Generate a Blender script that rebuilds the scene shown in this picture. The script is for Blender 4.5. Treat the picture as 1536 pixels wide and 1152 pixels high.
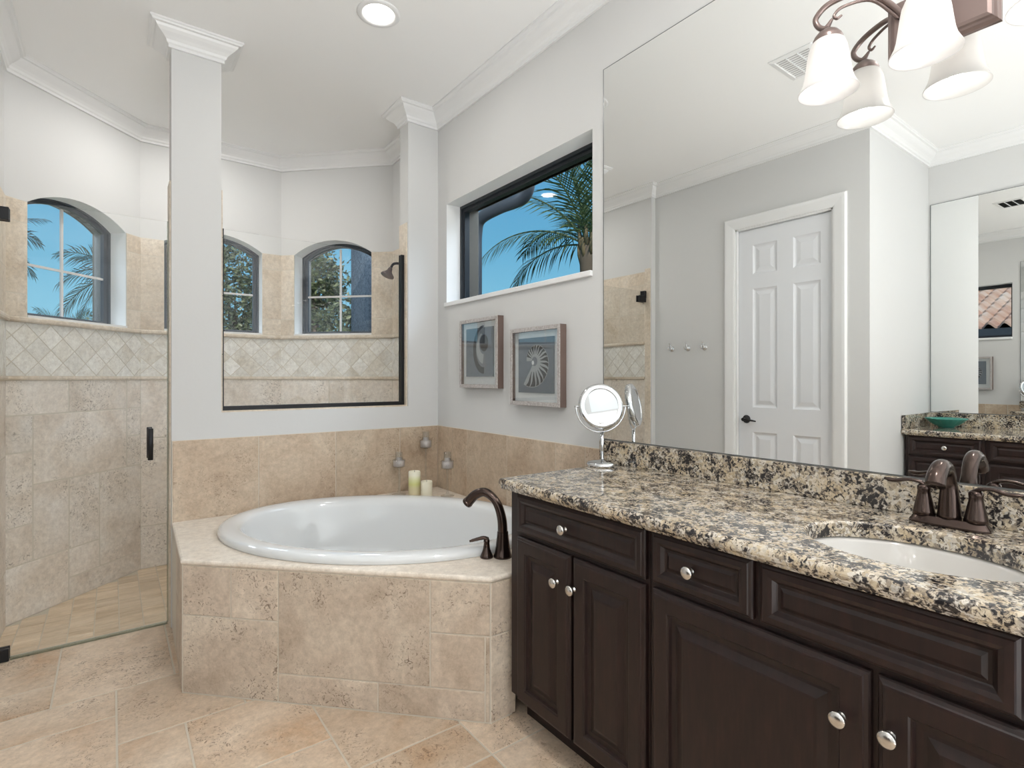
import bpy, bmesh, math, random
from mathutils import Vector, Matrix
R = math.radians
PI = math.pi
S = bpy.context.scene
COL = S.collection
for o in list(bpy.data.objects):
    bpy.data.objects.remove(o)

# ------------------------------------------------------------------ camera
cam_d = bpy.data.cameras.new('camera')
cam_d.sensor_width = 36.0
cam_d.lens = 36.0 * 806.3 / 1536.0
cam_d.shift_y = -9.0 / 1536.0
cam_d.clip_start = 0.02
cam = bpy.data.objects.new('camera', cam_d)
cam.location = (0, 0, 1.24)
cam.rotation_euler = (R(90), 0, R(-36.65))
COL.objects.link(cam)
S.camera = cam

# ------------------------------------------------------------------ world, sun, big lights, exposure
vs = S.view_settings
vs.view_transform = 'Standard'
vs.look = 'None'
vs.gamma = 1.0
vs.use_curve_mapping = False
vs.exposure = 0.1
wd = bpy.data.worlds.new('sky')
S.world = wd
wd.use_nodes = True
nt = wd.node_tree
nt.nodes.clear()
tc = nt.nodes.new('ShaderNodeTexCoord')
sp = nt.nodes.new('ShaderNodeSeparateXYZ')
rp = nt.nodes.new('ShaderNodeValToRGB')
bg = nt.nodes.new('ShaderNodeBackground')
wo = nt.nodes.new('ShaderNodeOutputWorld')
nt.links.new(tc.outputs['Generated'], sp.inputs[0])
nt.links.new(sp.outputs['Z'], rp.inputs[0])
el = rp.color_ramp.elements
el[0].position = 0.0
el[0].color = (0.36, 0.62, 0.74, 1)
el[1].position = 1.0
el[1].color = (0.05, 0.20, 0.46, 1)
e = el.new(0.10); e.color = (0.23, 0.54, 0.72, 1)
e = el.new(0.24); e.color = (0.135, 0.41, 0.63, 1)
e = el.new(0.45); e.color = (0.08, 0.29, 0.55, 1)
nt.links.new(rp.outputs[0], bg.inputs[0])
bg.inputs[1].default_value = 1.0
nt.links.new(bg.outputs[0], wo.inputs[0])

def light(name, kind, loc, energy, color=(1, 1, 1), rot=(0, 0, 0), **kw):
    d = bpy.data.lights.new(name, kind)
    d.energy = energy
    d.color = color
    for k, v in kw.items():
        setattr(d, k, v)
    o = bpy.data.objects.new(name, d)
    o.location = loc
    o.rotation_euler = rot
    COL.objects.link(o)
    return o

sun_dir = Vector((0.40, 0.62, -0.68))            # the way the sunlight travels
sun = light('sun', 'SUN', (0, 0, 8), 3.0, (1, .95, .87), angle=R(.6))
sun.rotation_euler = sun_dir.to_track_quat('-Z', 'Y').to_euler()
# added fill lamp before the closed rear wall, imitating daylight from behind the camera
light('rear_fill', 'AREA', (0.0, -2.50, 1.60), 10, (.62, .82, 1.0), (R(90), 0, 0),
      shape='RECTANGLE', size=2.9, size_y=2.3)

# added fill lamp low behind the camera, aimed up to brighten the ceiling
light('ceiling_fill', 'AREA', (.70, -1.55, .14), 118, (.945, .975, 1.0), (R(180), 0, 0), shape='RECTANGLE', size=1.4, size_y=1.5, spread=R(152))

# added fill lamps outside above the four windows, strengthening the sky light
for wx, wy, nx, ny, ww in ((-.1725, 4.2025, -.7071, .7071, .64), (.615, 4.51, 0, 1, .64), (1.4025, 4.2025, .7071, .7071, .64), (1.73, 2.375, 1, 0, 1.3)):
    dv = Vector((-nx * .75, -ny * .75, -.95))
    light('window_fill', 'AREA', (wx + nx * .95, wy + ny * .95, 2.98), 32, (.78, .89, 1.0), dv.to_track_quat('-Z', 'Y').to_euler(), shape='RECTANGLE', size=ww * 1.3, size_y=.5)

# ------------------------------------------------------------------ materials
def mat(name, col=(.8, .8, .8), rough=.5, metal=0.0, spec=.5, coat=0.0, coat_r=.1):
    m = bpy.data.materials.new(name)
    m.use_nodes = True
    b = m.node_tree.nodes['Principled BSDF']
    b.inputs['Base Color'].default_value = (*col, 1)
    b.inputs['Roughness'].default_value = rough
    b.inputs['Metallic'].default_value = metal
    b.inputs['Specular IOR Level'].default_value = spec
    b.inputs['Coat Weight'].default_value = coat
    b.inputs['Coat Roughness'].default_value = coat_r
    return m

def s2l(*c):
    return tuple(((x / 255) / 12.92 if x / 255 <= .04045 else ((x / 255 + .055) / 1.055) ** 2.4) for x in c)

def nd(m, t, **kw):
    n = m.node_tree.nodes.new(t)
    for k, v in kw.items():
        if k.startswith('_'):
            setattr(n, k[1:], v)
        else:
            n.inputs[k].default_value = v
    return n

def lk(m, a, b):
    m.node_tree.links.new(a, b)

def bsdf(m):
    return m.node_tree.nodes['Principled BSDF']

def ramp(m, fac, stops):
    r = m.node_tree.nodes.new('ShaderNodeValToRGB')
    els = r.color_ramp.elements
    while len(els) < len(stops):
        els.new(.5)
    for e, (p, c) in zip(els, stops):
        e.position = p
        e.color = (*c, 1) if len(c) == 3 else c
    lk(m, fac, r.inputs[0])
    return r

def mixc(m, fac, a, b, mode='MIX'):
    n = m.node_tree.nodes.new('ShaderNodeMix')
    n.data_type = 'RGBA'
    n.blend_type = mode
    if isinstance(fac, (int, float)):
        n.inputs[0].default_value = fac
    else:
        lk(m, fac, n.inputs[0])
    for v, i in ((a, 6), (b, 7)):
        if isinstance(v, tuple):
            n.inputs[i].default_value = (*v, 1)
        else:
            lk(m, v, n.inputs[i])
    return n.outputs[2]

def island_coord(m, amount=9.0):
    t = nd(m, 'ShaderNodeTexCoord')
    g = nd(m, 'ShaderNodeNewGeometry')
    c = nd(m, 'ShaderNodeCombineXYZ')
    mul = nd(m, 'ShaderNodeMath', _operation='MULTIPLY')
    mul.inputs[1].default_value = amount
    lk(m, g.outputs['Random Per Island'], mul.inputs[0])
    for i in range(3):
        lk(m, mul.outputs[0], c.inputs[i])
    a = nd(m, 'ShaderNodeVectorMath', _operation='ADD')
    lk(m, t.outputs['Object'], a.inputs[0])
    lk(m, c.outputs[0], a.inputs[1])
    return a.outputs[0], g.outputs['Random Per Island']

def travertine(name, light_c, mid_c, dark_c, pit_c, rough=.42, pits=.5, vein=(1, 1, 1), var=.10, gain=(1, 1, 1)):
    light_c, mid_c, dark_c = [tuple(min(a * b, .9) for a, b in zip(c_, gain)) for c_ in (light_c, mid_c, dark_c)]
    m = mat(name, mid_c, rough, spec=.4)
    co, rnd = island_coord(m)
    mp = nd(m, 'ShaderNodeMapping')
    mp.inputs['Scale'].default_value = vein
    lk(m, co, mp.inputs[0])
    n1 = nd(m, 'ShaderNodeTexNoise', Scale=3.2, Detail=7.0, Roughness=.62, Distortion=.6)
    lk(m, mp.outputs[0], n1.inputs['Vector'])
    r1 = ramp(m, n1.outputs[0], [(.28, dark_c), (.47, mid_c), (.72, light_c)])
    n2 = nd(m, 'ShaderNodeTexNoise', Scale=38.0, Detail=7.0, Roughness=.78)
    lk(m, mp.outputs[0], n2.inputs['Vector'])
    r2 = ramp(m, n2.outputs[0], [(.32, (.74, .72, .70)), (.68, (1.16, 1.16, 1.16))])
    c = mixc(m, .8, r1.outputs[0], r2.outputs[0], 'MULTIPLY')
    # clustered pits and cracks
    n3 = nd(m, 'ShaderNodeTexNoise', Scale=54.0, Detail=5.0, Roughness=.68, Distortion=1.8)
    lk(m, co, n3.inputs['Vector'])
    n4 = nd(m, 'ShaderNodeTexNoise', Scale=4.2, Detail=3.0)
    lk(m, co, n4.inputs['Vector'])
    p1 = ramp(m, n3.outputs[0], [(.55, (0, 0, 0)), (.615, (1, 1, 1))])
    p2 = ramp(m, n4.outputs[0], [(.48, (.10, .10, .10)), (.62, (1, 1, 1))])
    pm = mixc(m, 1.0, p1.outputs[0], p2.outputs[0], 'MULTIPLY')
    pm2 = nd(m, 'ShaderNodeMath', _operation='MULTIPLY')
    lk(m, pm, pm2.inputs[0]); pm2.inputs[1].default_value = pits
    c = mixc(m, pm2.outputs[0], c, pit_c)
    rr = ramp(m, rnd, [(0, (1 - var, 1 - var * 1.05, 1 - var * 1.15)), (.5, (1, 1, 1)), (1, (1 + var * .6, 1 + var * .6, 1 + var * .6))])
    c = mixc(m, 1.0, c, rr.outputs[0], 'MULTIPLY')
    lk(m, c, bsdf(m).inputs['Base Color'])
    bp = nd(m, 'ShaderNodeBump', Strength=.25, Distance=.003, _invert=True)
    lk(m, pm, bp.inputs['Height'])
    lk(m, bp.outputs[0], bsdf(m).inputs['Normal'])
    return m

def plaster(name, col, bump=.12, rough=.6):
    m = mat(name, col, rough, spec=.25)
    t = nd(m, 'ShaderNodeTexCoord')
    n = nd(m, 'ShaderNodeTexNoise', Scale=70.0, Detail=4.0)
    lk(m, t.outputs['Object'], n.inputs['Vector'])
    bp = nd(m, 'ShaderNodeBump', Strength=bump, Distance=.002)
    lk(m, n.outputs[0], bp.inputs['Height'])
    lk(m, bp.outputs[0], bsdf(m).inputs['Normal'])
    return m

WALL = plaster('wall_paint', (.675, .672, .66))
REVEAL_LIT = plaster('reveal_daylit', (.90, .90, .89), .05)  # wall plaster made whiter, daylight on the reveals put into its colour
CEIL = plaster('ceiling_paint', (.93, .925, .91), .05)
TRIM = mat('trim_paint', (.84, .838, .83), .35)
DOORP = mat('door_paint', (.80, .81, .83), .32)
GROUT = plaster('grout', s2l(206, 196, 180), .2, .8)
GROUT_S = plaster('pale_grout', s2l(214, 206, 192), .2, .8)
TRAV_TUB = travertine('travertine_tub', s2l(204, 186, 170), s2l(186, 166, 150), s2l(164, 143, 126), s2l(104, 82, 66), .5, .8, gain=(1.28, 1.37, 1.37))
TRAV_DECK = travertine('travertine_deck', s2l(230, 218, 202), s2l(220, 205, 187), s2l(206, 186, 162), s2l(170, 146, 120), .35, .25, (1, 1, 1), .04, gain=(1.08, 1.12, 1.17))
TRAV_WALL = travertine('travertine_splash', s2l(208, 190, 168), s2l(192, 170, 147), s2l(170, 145, 121), s2l(124, 98, 76), .42, .55, gain=(1.1, 1.13, 1.15))
TRAV_SHOWER = travertine('travertine_shower', s2l(222, 214, 200), s2l(209, 198, 180), s2l(190, 175, 154), s2l(116, 102, 86), .45, .75, (1, 1, 1), .07, gain=(1.25, 1.28, 1.40))
TRAV_NICHE = travertine('travertine_shower_upper', s2l(228, 214, 194), s2l(216, 199, 176), s2l(200, 179, 152), s2l(166, 140, 112), .45, .3, (1, 1, 1), .06, gain=(1.05, 1.1, 1.18))
TRAV_DIA = travertine('travertine_diamond', s2l(232, 226, 214), s2l(222, 214, 200), s2l(204, 192, 172), s2l(170, 150, 126), .45, .3, (1, 1, 1), .09, gain=(1.13, 1.2, 1.3))
TRAV_FLOOR = travertine('travertine_floor', s2l(220, 202, 182), s2l(204, 182, 159), s2l(190, 154, 120), s2l(112, 86, 66), .36, .75, (1, 1, 1), .08, gain=(1.06, 1.06, 1.05))
TRAV_SFLOOR = travertine('travertine_shower_floor', s2l(218, 204, 174), s2l(200, 183, 150), s2l(174, 152, 116), s2l(146, 120, 90), .4, .2, (.6, 5, 5), .12, gain=(1.22, 1.18, 1.3))

def granite():
    m = mat('granite', (.5, .45, .35), .09, spec=.5, coat=.3, coat_r=.03)
    t = nd(m, 'ShaderNodeTexCoord')
    n0 = nd(m, 'ShaderNodeTexNoise', Scale=30.0, Detail=3.0)
    lk(m, t.outputs['Object'], n0.inputs['Vector'])
    wv = nd(m, 'ShaderNodeVectorMath', _operation='SCALE')
    lk(m, n0.outputs['Color'], wv.inputs[0]); wv.inputs['Scale'].default_value = .022
    ad = nd(m, 'ShaderNodeVectorMath', _operation='ADD')
    lk(m, t.outputs['Object'], ad.inputs[0]); lk(m, wv.outputs[0], ad.inputs[1])
    v1 = nd(m, 'ShaderNodeTexVoronoi', Scale=105.0, Randomness=1.0)
    lk(m, ad.outputs[0], v1.inputs['Vector'])
    sx = nd(m, 'ShaderNodeSeparateColor')
    lk(m, v1.outputs['Color'], sx.inputs[0])
    base = ramp(m, sx.outputs[0], [(0, s2l(124, 114, 104)), (.18, s2l(172, 158, 136)), (.4, s2l(202, 188, 164)), (.6, s2l(198, 190, 178)), (.8, s2l(214, 206, 192)), (1.0, s2l(160, 155, 148))])
    nb_ = nd(m, 'ShaderNodeTexNoise', Scale=16.0, Detail=3.0)
    lk(m, t.outputs['Object'], nb_.inputs['Vector'])
    tan = ramp(m, nb_.outputs[0], [(.45, (0, 0, 0)), (.64, (.6, .6, .6))])
    c = mixc(m, tan.outputs[0], base.outputs[0], s2l(194, 172, 138))
    n1 = nd(m, 'ShaderNodeTexNoise', Scale=104.0, Detail=5.0, Roughness=.62, Distortion=.6)
    lk(m, t.outputs['Object'], n1.inputs['Vector'])
    n5 = nd(m, 'ShaderNodeTexNoise', Scale=22.0, Detail=3.0)
    lk(m, t.outputs['Object'], n5.inputs['Vector'])
    sm = nd(m, 'ShaderNodeMath', _operation='MULTIPLY_ADD')
    lk(m, n5.outputs[0], sm.inputs[0]); sm.inputs[1].default_value = .55
    lk(m, n1.outputs[0], sm.inputs[2])
    dk = ramp(m, sm.outputs[0], [(.80, (0, 0, 0)), (.85, (1, 1, 1))])
    gy = ramp(m, sm.outputs[0], [(.745, (0, 0, 0)), (.79, (.85, .85, .85))])
    br = ramp(m, n1.outputs[0], [(.30, (1, 1, 1)), (.39, (0, 0, 0))])
    c = mixc(m, gy.outputs[0], c, s2l(118, 108, 98))
    c = mixc(m, br.outputs[0], c, s2l(104, 84, 66))
    c = mixc(m, dk.outputs[0], c, s2l(40, 37, 38))
    lk(m, c, bsdf(m).inputs['Base Color'])
    return m

GRANITE = granite()

def darkwood():
    m = mat('espresso_wood', (.02, .012, .01), .42, spec=.4)
    t = nd(m, 'ShaderNodeTexCoord')
    mp = nd(m, 'ShaderNodeMapping')
    mp.inputs['Scale'].default_value = (8, 14, 2.2)
    lk(m, t.outputs['Object'], mp.inputs[0])
    n = nd(m, 'ShaderNodeTexNoise', Scale=5.0, Detail=7.0, Roughness=.65)
    lk(m, mp.outputs[0], n.inputs['Vector'])
    r = ramp(m, n.outputs[0], [(.3, s2l(27, 18, 17)), (.55, s2l(39, 25, 23)), (.75, s2l(50, 31, 28))])
    lk(m, r.outputs[0], bsdf(m).inputs['Base Color'])
    return m

WOOD = darkwood()
WICK_DUCT = mat('wick_and_duct_shade', (.006, .005, .005), .7)  # black of the candle wicks, also the painted shade in the vent
BRONZE = mat('oiled_bronze', (.078, .055, .047), .20, .88, .5)
BRONZE_L = mat('brushed_bronze', (.22, .165, .15), .34, .7, .5)
BLACK = mat('black_metal', (.012, .012, .014), .4, .3)
FRAME = mat('window_frame_dark', (.055, .065, .08), .45)
REVEAL = plaster('outer_reveal', (.24, .22, .19))
NICKEL = mat('satin_nickel', (.62, .60, .57), .24, 1.0)
CHROME = mat('chrome', (.66, .67, .68), .06, 1.0)
MAGGLASS = mat('magnifying_silver', (.52, .53, .53), .0, 1.0)
PORC = mat('porcelain', (.73, .74, .74), .07, spec=.5, coat=.4, coat_r=.03)
SINKP = mat('sink_porcelain', (.60, .575, .54), .08, spec=.5, coat=.4, coat_r=.03)
MIRROR = mat('mirror_silver', (.875, .885, .875), .0, 1.0)
MIRROR_EDGE = mat('mirror_edge', (.16, .17, .17), .3, .3)
MUNTIN = mat('muntin_white', (.66, .64, .62), .4)
WAX = mat('wax', s2l(236, 230, 208), .45)
WAXG = mat('wax_banded', s2l(222, 218, 150), .45)

def glass(name, tint=(.97, .985, .98), ior=1.45):
    m = bpy.data.materials.new(name)
    m.use_nodes = True
    n = m.node_tree.nodes
    n.clear()
    out = n.new('ShaderNodeOutputMaterial')
    tr = n.new('ShaderNodeBsdfTransparent'); tr.inputs[0].default_value = (*tint, 1)
    gl = n.new('ShaderNodeBsdfGlossy'); gl.inputs['Roughness'].default_value = 0.0
    fr = n.new('ShaderNodeFresnel'); fr.inputs['IOR'].default_value = ior
    mx = n.new('ShaderNodeMixShader')
    ge = n.new('ShaderNodeNewGeometry')          # thin sheet: same reflectance from either side
    iv = n.new('ShaderNodeMapRange')
    iv.inputs['To Min'].default_value = ior
    iv.inputs['To Max'].default_value = 1.0 / ior
    lk(m, ge.outputs['Backfacing'], iv.inputs['Value'])
    lk(m, iv.outputs[0], fr.inputs['IOR'])
    lk(m, fr.outputs[0], mx.inputs[0])
    lk(m, tr.outputs[0], mx.inputs[1])
    lk(m, gl.outputs[0], mx.inputs[2])
    lk(m, mx.outputs[0], out.inputs[0])
    return m

GLASS = glass('clear_glass', (.985, .99, .99), 1.08)
GLASS_S = glass('shower_glass', (.987, .99, .987), 1.33)
GLASS_P = glass('picture_glass', (.96, .97, .97), 1.7)

def emis(name, col, st):
    m = bpy.data.materials.new(name)
    m.use_nodes = True
    n = m.node_tree.nodes
    n.clear()
    out = n.new('ShaderNodeOutputMaterial')
    em = n.new('ShaderNodeEmission')
    em.inputs[0].default_value = (*col, 1)
    em.inputs[1].default_value = st
    lk(m, em.outputs[0], out.inputs[0])
    return m

BULB = emis('bulb_glow', (1, .97, .93), 4.0)

def shade_mat():
    m = bpy.data.materials.new('opal_glass')
    m.use_nodes = True
    n = m.node_tree.nodes
    n.clear()
    out = n.new('ShaderNodeOutputMaterial')
    tl = n.new('ShaderNodeBsdfTranslucent'); tl.inputs[0].default_value = (.95, .93, .91, 1)
    df = n.new('ShaderNodeBsdfDiffuse'); df.inputs[0].default_value = (.74, .73, .72, 1)
    mx = n.new('ShaderNodeMixShader'); mx.inputs[0].default_value = .55
    gl = n.new('ShaderNodeBsdfGlossy'); gl.inputs['Roughness'].default_value = .25
    m2 = n.new('ShaderNodeMixShader'); m2.inputs[0].default_value = .05
    lk(m, tl.outputs[0], mx.inputs[1]); lk(m, df.outputs[0], mx.inputs[2])
    lk(m, mx.outputs[0], m2.inputs[1]); lk(m, gl.outputs[0], m2.inputs[2])
    lk(m, m2.outputs[0], out.inputs[0])
    return m

OPAL = shade_mat()

def leafmat(name, a, b, trans=.25):
    m = mat(name, a, .42, spec=.5)
    co, rnd = island_coord(m, 3.0)
    r = ramp(m, rnd, [(0, a), (1, b)])
    lk(m, r.outputs[0], bsdf(m).inputs['Base Color'])
    return m

PALM = leafmat('palm_leaf', (.045, .085, .032), (.14, .19, .075))
PALM_D = leafmat('palm_leaf_dark', (.014, .030, .022), (.05, .08, .045))
BUSH = leafmat('tree_leaf', (.030, .055, .020), (.24, .27, .13))
TRUNK = mat('palm_trunk', (.13, .10, .07), .9)
BOOT = mat('palm_boot', (.20, .15, .075), .8)

def weathered():
    m = mat('weathered_wood', (.3, .27, .25), .6)
    t = nd(m, 'ShaderNodeTexCoord')
    mp = nd(m, 'ShaderNodeMapping'); mp.inputs['Scale'].default_value = (30, 30, 30)
    lk(m, t.outputs['Object'], mp.inputs[0])
    n = nd(m, 'ShaderNodeTexNoise', Scale=4.0, Detail=6.0, Roughness=.7)
    lk(m, mp.outputs[0], n.inputs['Vector'])
    r = ramp(m, n.outputs[0], [(.3, s2l(142, 132, 127)), (.5, s2l(182, 176, 173)), (.7, s2l(210, 207, 205))])
    lk(m, r.outputs[0], bsdf(m).inputs['Base Color'])
    return m

WEATH = weathered()
FRAME_SIDE = mat('frame_side_brown', s2l(110, 92, 84), .6)
MATBOARD = mat('mat_board', s2l(240, 242, 243), .7)
PRINT = mat('print_slate', s2l(112, 122, 134), .7)
INK_L = mat('print_pale', s2l(176, 180, 184), .7)
INK_M = mat('print_mid', s2l(124, 130, 138), .7)
INK_D = mat('print_dark', s2l(52, 56, 64), .7)
TEAL = mat('teal_glaze', s2l(64, 142, 128), .3)
ROOF = None

# ------------------------------------------------------------------ mesh builder
class MB:
    def __init__(self):
        self.v = []; self.f = []; self.m = []; self.s = []
    def add(self, verts, faces, mi=0, smooth=False):
        b = len(self.v)
        self.v += [tuple(p) for p in verts]
        for q in faces:
            self.f.append([b + i for i in q]); self.m.append(mi); self.s.append(smooth)
        return self
    def box(self, x0, x1, y0, y1, z0, z1, mi=0):
        x0, x1 = sorted((x0, x1)); y0, y1 = sorted((y0, y1)); z0, z1 = sorted((z0, z1))
        v = [(x0, y0, z0), (x1, y0, z0), (x1, y1, z0), (x0, y1, z0), (x0, y0, z1), (x1, y0, z1), (x1, y1, z1), (x0, y1, z1)]
        return self.add(v, [(0, 3, 2, 1), (4, 5, 6, 7), (0, 1, 5, 4), (1, 2, 6, 5), (2, 3, 7, 6), (3, 0, 4, 7)], mi)
    def prism(self, base, off, mi=0):
        n = len(base)
        off = Vector(off)
        v = [Vector(p) for p in base] + [Vector(p) + off for p in base]
        f = [list(range(n))[::-1], list(range(n, 2 * n))] + [(i, (i + 1) % n, n + (i + 1) % n, n + i) for i in range(n)]
        return self.add(v, f, mi)
    def loops(self, loops, closed=True, cap0=False, cap1=False, mi=0, smooth=True):
        n = len(loops[0]); v = []; f = []
        for L in loops: v += L
        for k in range(len(loops) - 1):
            for i in range(n if closed else n - 1):
                j = (i + 1) % n
                f.append((k * n + i, k * n + j, (k + 1) * n + j, (k + 1) * n + i))
        if cap0: f.append(list(range(n))[::-1])
        if cap1: f.append([(len(loops) - 1) * n + i for i in range(n)])
        return self.add(v, f, mi, smooth)
    def tube(self, path, rad, n=12, cap=True, mi=0, flat=1.0, up=None):
        P = [Vector(p) for p in path]
        if isinstance(rad, (int, float)): rad = [rad] * len(P)
        L = []; prev = None
        for i, p in enumerate(P):
            t = (P[min(i + 1, len(P) - 1)] - P[max(i - 1, 0)]).normalized()
            if prev is None:
                a = Vector(up) if up else (Vector((0, 0, 1)) if abs(t.z) < .9 else Vector((1, 0, 0)))
                u = (a - t * a.dot(t)).normalized()
            else:
                u = (prev - t * prev.dot(t)).normalized()
            prev = u; w = t.cross(u)
            L.append([p + (u * math.cos(2 * PI * k / n) * flat + w * math.sin(2 * PI * k / n)) * rad[i] for k in range(n)])
        return self.loops(L, True, cap, cap, mi)
    def lathe(self, prof, c=(0, 0, 0), axis=(0, 0, 1), n=24, mi=0, cap0=True, cap1=True, sx=1.0, sy=1.0):
        q = Vector((0, 0, 1)).rotation_difference(Vector(axis))
        c = Vector(c)
        L = [[c + q @ Vector((r * math.cos(2 * PI * k / n) * sx, r * math.sin(2 * PI * k / n) * sy, z)) for k in range(n)] for r, z in prof]
        return self.loops(L, True, cap0, cap1, mi)
    def build(self, name, mats, parent=None, bevel=0, merge=False):
        me = bpy.data.meshes.new(name)
        me.from_pydata(self.v, [], self.f)
        if not isinstance(mats, (list, tuple)): mats = [mats]
        for m in mats: me.materials.append(m)
        me.polygons.foreach_set('material_index', self.m)
        me.polygons.foreach_set('use_smooth', self.s)
        bm = bmesh.new(); bm.from_mesh(me)
        if merge: bmesh.ops.remove_doubles(bm, verts=bm.verts, dist=1e-5)
        bmesh.ops.recalc_face_normals(bm, faces=bm.faces)
        bm.to_mesh(me); bm.free()
        me.update()
        o = bpy.data.objects.new(name, me)
        COL.objects.link(o)
        if parent is not None:
            o.parent = parent
            o.matrix_parent_inverse = world_of(parent).inverted()
        if bevel:
            b = o.modifiers.new('bevel', 'BEVEL'); b.width = bevel; b.segments = 2
            b.limit_method = 'ANGLE'; b.angle_limit = R(40)
        return o

def world_of(o):
    L = Matrix.LocRotScale(o.location, o.rotation_euler, o.scale)
    if o.parent is None: return L
    return world_of(o.parent) @ o.matrix_parent_inverse @ L

def tag(o, label=None, cat=None, group=None, kind=None):
    for k, v in (('label', label), ('category', cat), ('group', group), ('kind', kind)):
        if v: o[k] = v
    return o

def thing(name, loc, label, cat, group=None):
    o = bpy.data.objects.new(name, None)
    o.empty_display_size = .05
    o.location = loc
    COL.objects.link(o)
    return tag(o, label, cat, group)

def struct(o):
    o['kind'] = 'structure'
    return o

def copy_tree(o, parent=None):
    c = o.copy(); COL.objects.link(c)
    if parent is not None: c.parent = parent; c.matrix_parent_inverse = o.matrix_parent_inverse
    for ch in list(o.children): copy_tree(ch, c)
    return c

def bez(pts, n=16):
    """Catmull-Rom through points"""
    P = [Vector(p) for p in pts]
    P = [P[0] * 2 - P[1]] + P + [P[-1] * 2 - P[-2]]
    out = []
    for i in range(1, len(P) - 2):
        for k in range(n):
            t = k / n
            a, b, c, d = P[i - 1], P[i], P[i + 1], P[i + 2]
            out.append(.5 * ((2 * b) + (c - a) * t + (2 * a - 5 * b + 4 * c - d) * t * t + (3 * b - a - 3 * c + d) * t ** 3))
    out.append(P[-2])
    return out

# ------------------------------------------------------------------ dimensions
XR = 1.73            # right wall
XL = -.515           # door wall
XS = -.46            # shower's left wall
XN = -1.64           # vanity recess wall
YN = 1.42            # return wall of the recess
YB, YB2 = 3.145, 3.265   # low wall behind the tub
YR = -2.62           # rear wall
ZC = 2.97            # ceiling
YS = 4.51            # back of the shower bay
ZT = 2.21            # top of the shower tile
ZF = -.08            # shower floor
P0 = Vector((XS, XS + 4.355)); P1 = Vector((.155, YS)); P2 = Vector((1.075, YS)); P3 = Vector((XR, 5.585 - XR))
TH = .24

def lerp(a, b, t): return a + (b - a) * t

# ------------------------------------------------------------------ floor, ceiling
def greedy(nx, ny, pre, rnd):
    occ = {}; out = []
    for (i, j, w, h) in pre:
        if any((a, b) in occ for a in range(i, i + w) for b in range(j, j + h)): continue
        for a in range(i, i + w):
            for b in range(j, j + h): occ[(a, b)] = 1
        out.append((i, j, w, h))
    kinds = [(3, 2), (2, 3), (2, 2), (2, 2), (2, 1), (1, 2), (1, 1)]
    for j in range(ny):
        for i in range(nx):
            if (i, j) in occ: continue
            ks = kinds[:]; rnd.shuffle(ks)
            ks.sort(key=lambda k: -k[0] * k[1] + rnd.random() * 4.2)
            for (w, h) in ks + [(1, 1)]:
                cells = [(a, b) for a in range(i, i + w) for b in range(j, j + h)]
                if all(c not in occ and c[0] < nx and c[1] < ny for c in cells):
                    for c in cells: occ[c] = 1
                    out.append((i, j, w, h)); break
    return out

def tiles_on(mb, rects, origin, U, V, N, thick=.006, gap=.0032, ch=.0022, mi=1):
    """each rect (u0,u1,v0,v1) becomes one chamfered tile on a plane"""
    origin, U, V, N = Vector(origin), Vector(U), Vector(V), Vector(N)
    origin = origin - N * (thick - .0034)
    for (a, b, c, d) in rects:
        a += gap; b -= gap; c += gap; d -= gap
        if b - a < .008 or d - c < .008: continue
        lo = []
        for (i, h) in ((0, 0), (0, thick - ch * .6), (ch, thick)):
            lo.append([origin + U * x + V * y + N * h for x, y in ((a + i, c + i), (b - i, c + i), (b - i, d - i), (a + i, d - i))])
        mb.loops(lo, True, False, True, mi, False)

rnd = random.Random(4)
CELL = .1985
gx0, gy0 = .013 - 12 * CELL, 2.652 - 27 * CELL
ox, oy = 12, 27
pre = [(ox - 1, oy, 2, 3), (ox + 1, oy, 2, 3), (ox - 3, oy + 1, 2, 2), (ox - 3, oy, 2, 1), (ox - 2, oy - 1, 2, 1), (ox - 4, oy - 1, 2, 1),
       (ox, oy - 2, 2, 2), (ox - 3, oy - 3, 3, 2), (ox, oy - 4, 1, 2), (ox + 1, oy - 4, 2, 2), (ox + 3, oy - 5, 2, 3), (ox - 2, oy - 5, 2, 2),
       (ox + 5, oy - 6, 2, 2), (ox + 3, oy - 6, 2, 1), (ox + 1, oy - 6, 2, 2), (ox, oy - 5, 1, 1)]
cells = greedy(21, 31, pre, rnd)
f = MB()
f.box(XN - .25, XR + .05, YR - .1, YB2, -.16, -.0016, 0)
rects = []
for (i, j, w, h) in cells:
    a, b, c, d = gx0 + i * CELL, gx0 + (i + w) * CELL, gy0 + j * CELL, gy0 + (j + h) * CELL
    a, b = max(a, XN - .2), min(b, XR + .02); c, d = max(c, YR), min(d, YB2)
    if b - a > .02 and d - c > .02: rects.append((a, b, c, d))
tiles_on(f, rects, (0, 0, -.0034), (1, 0, 0), (0, 1, 0), (0, 0, 1))
struct(f.build('floor', [GROUT, TRAV_FLOOR]))

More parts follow.
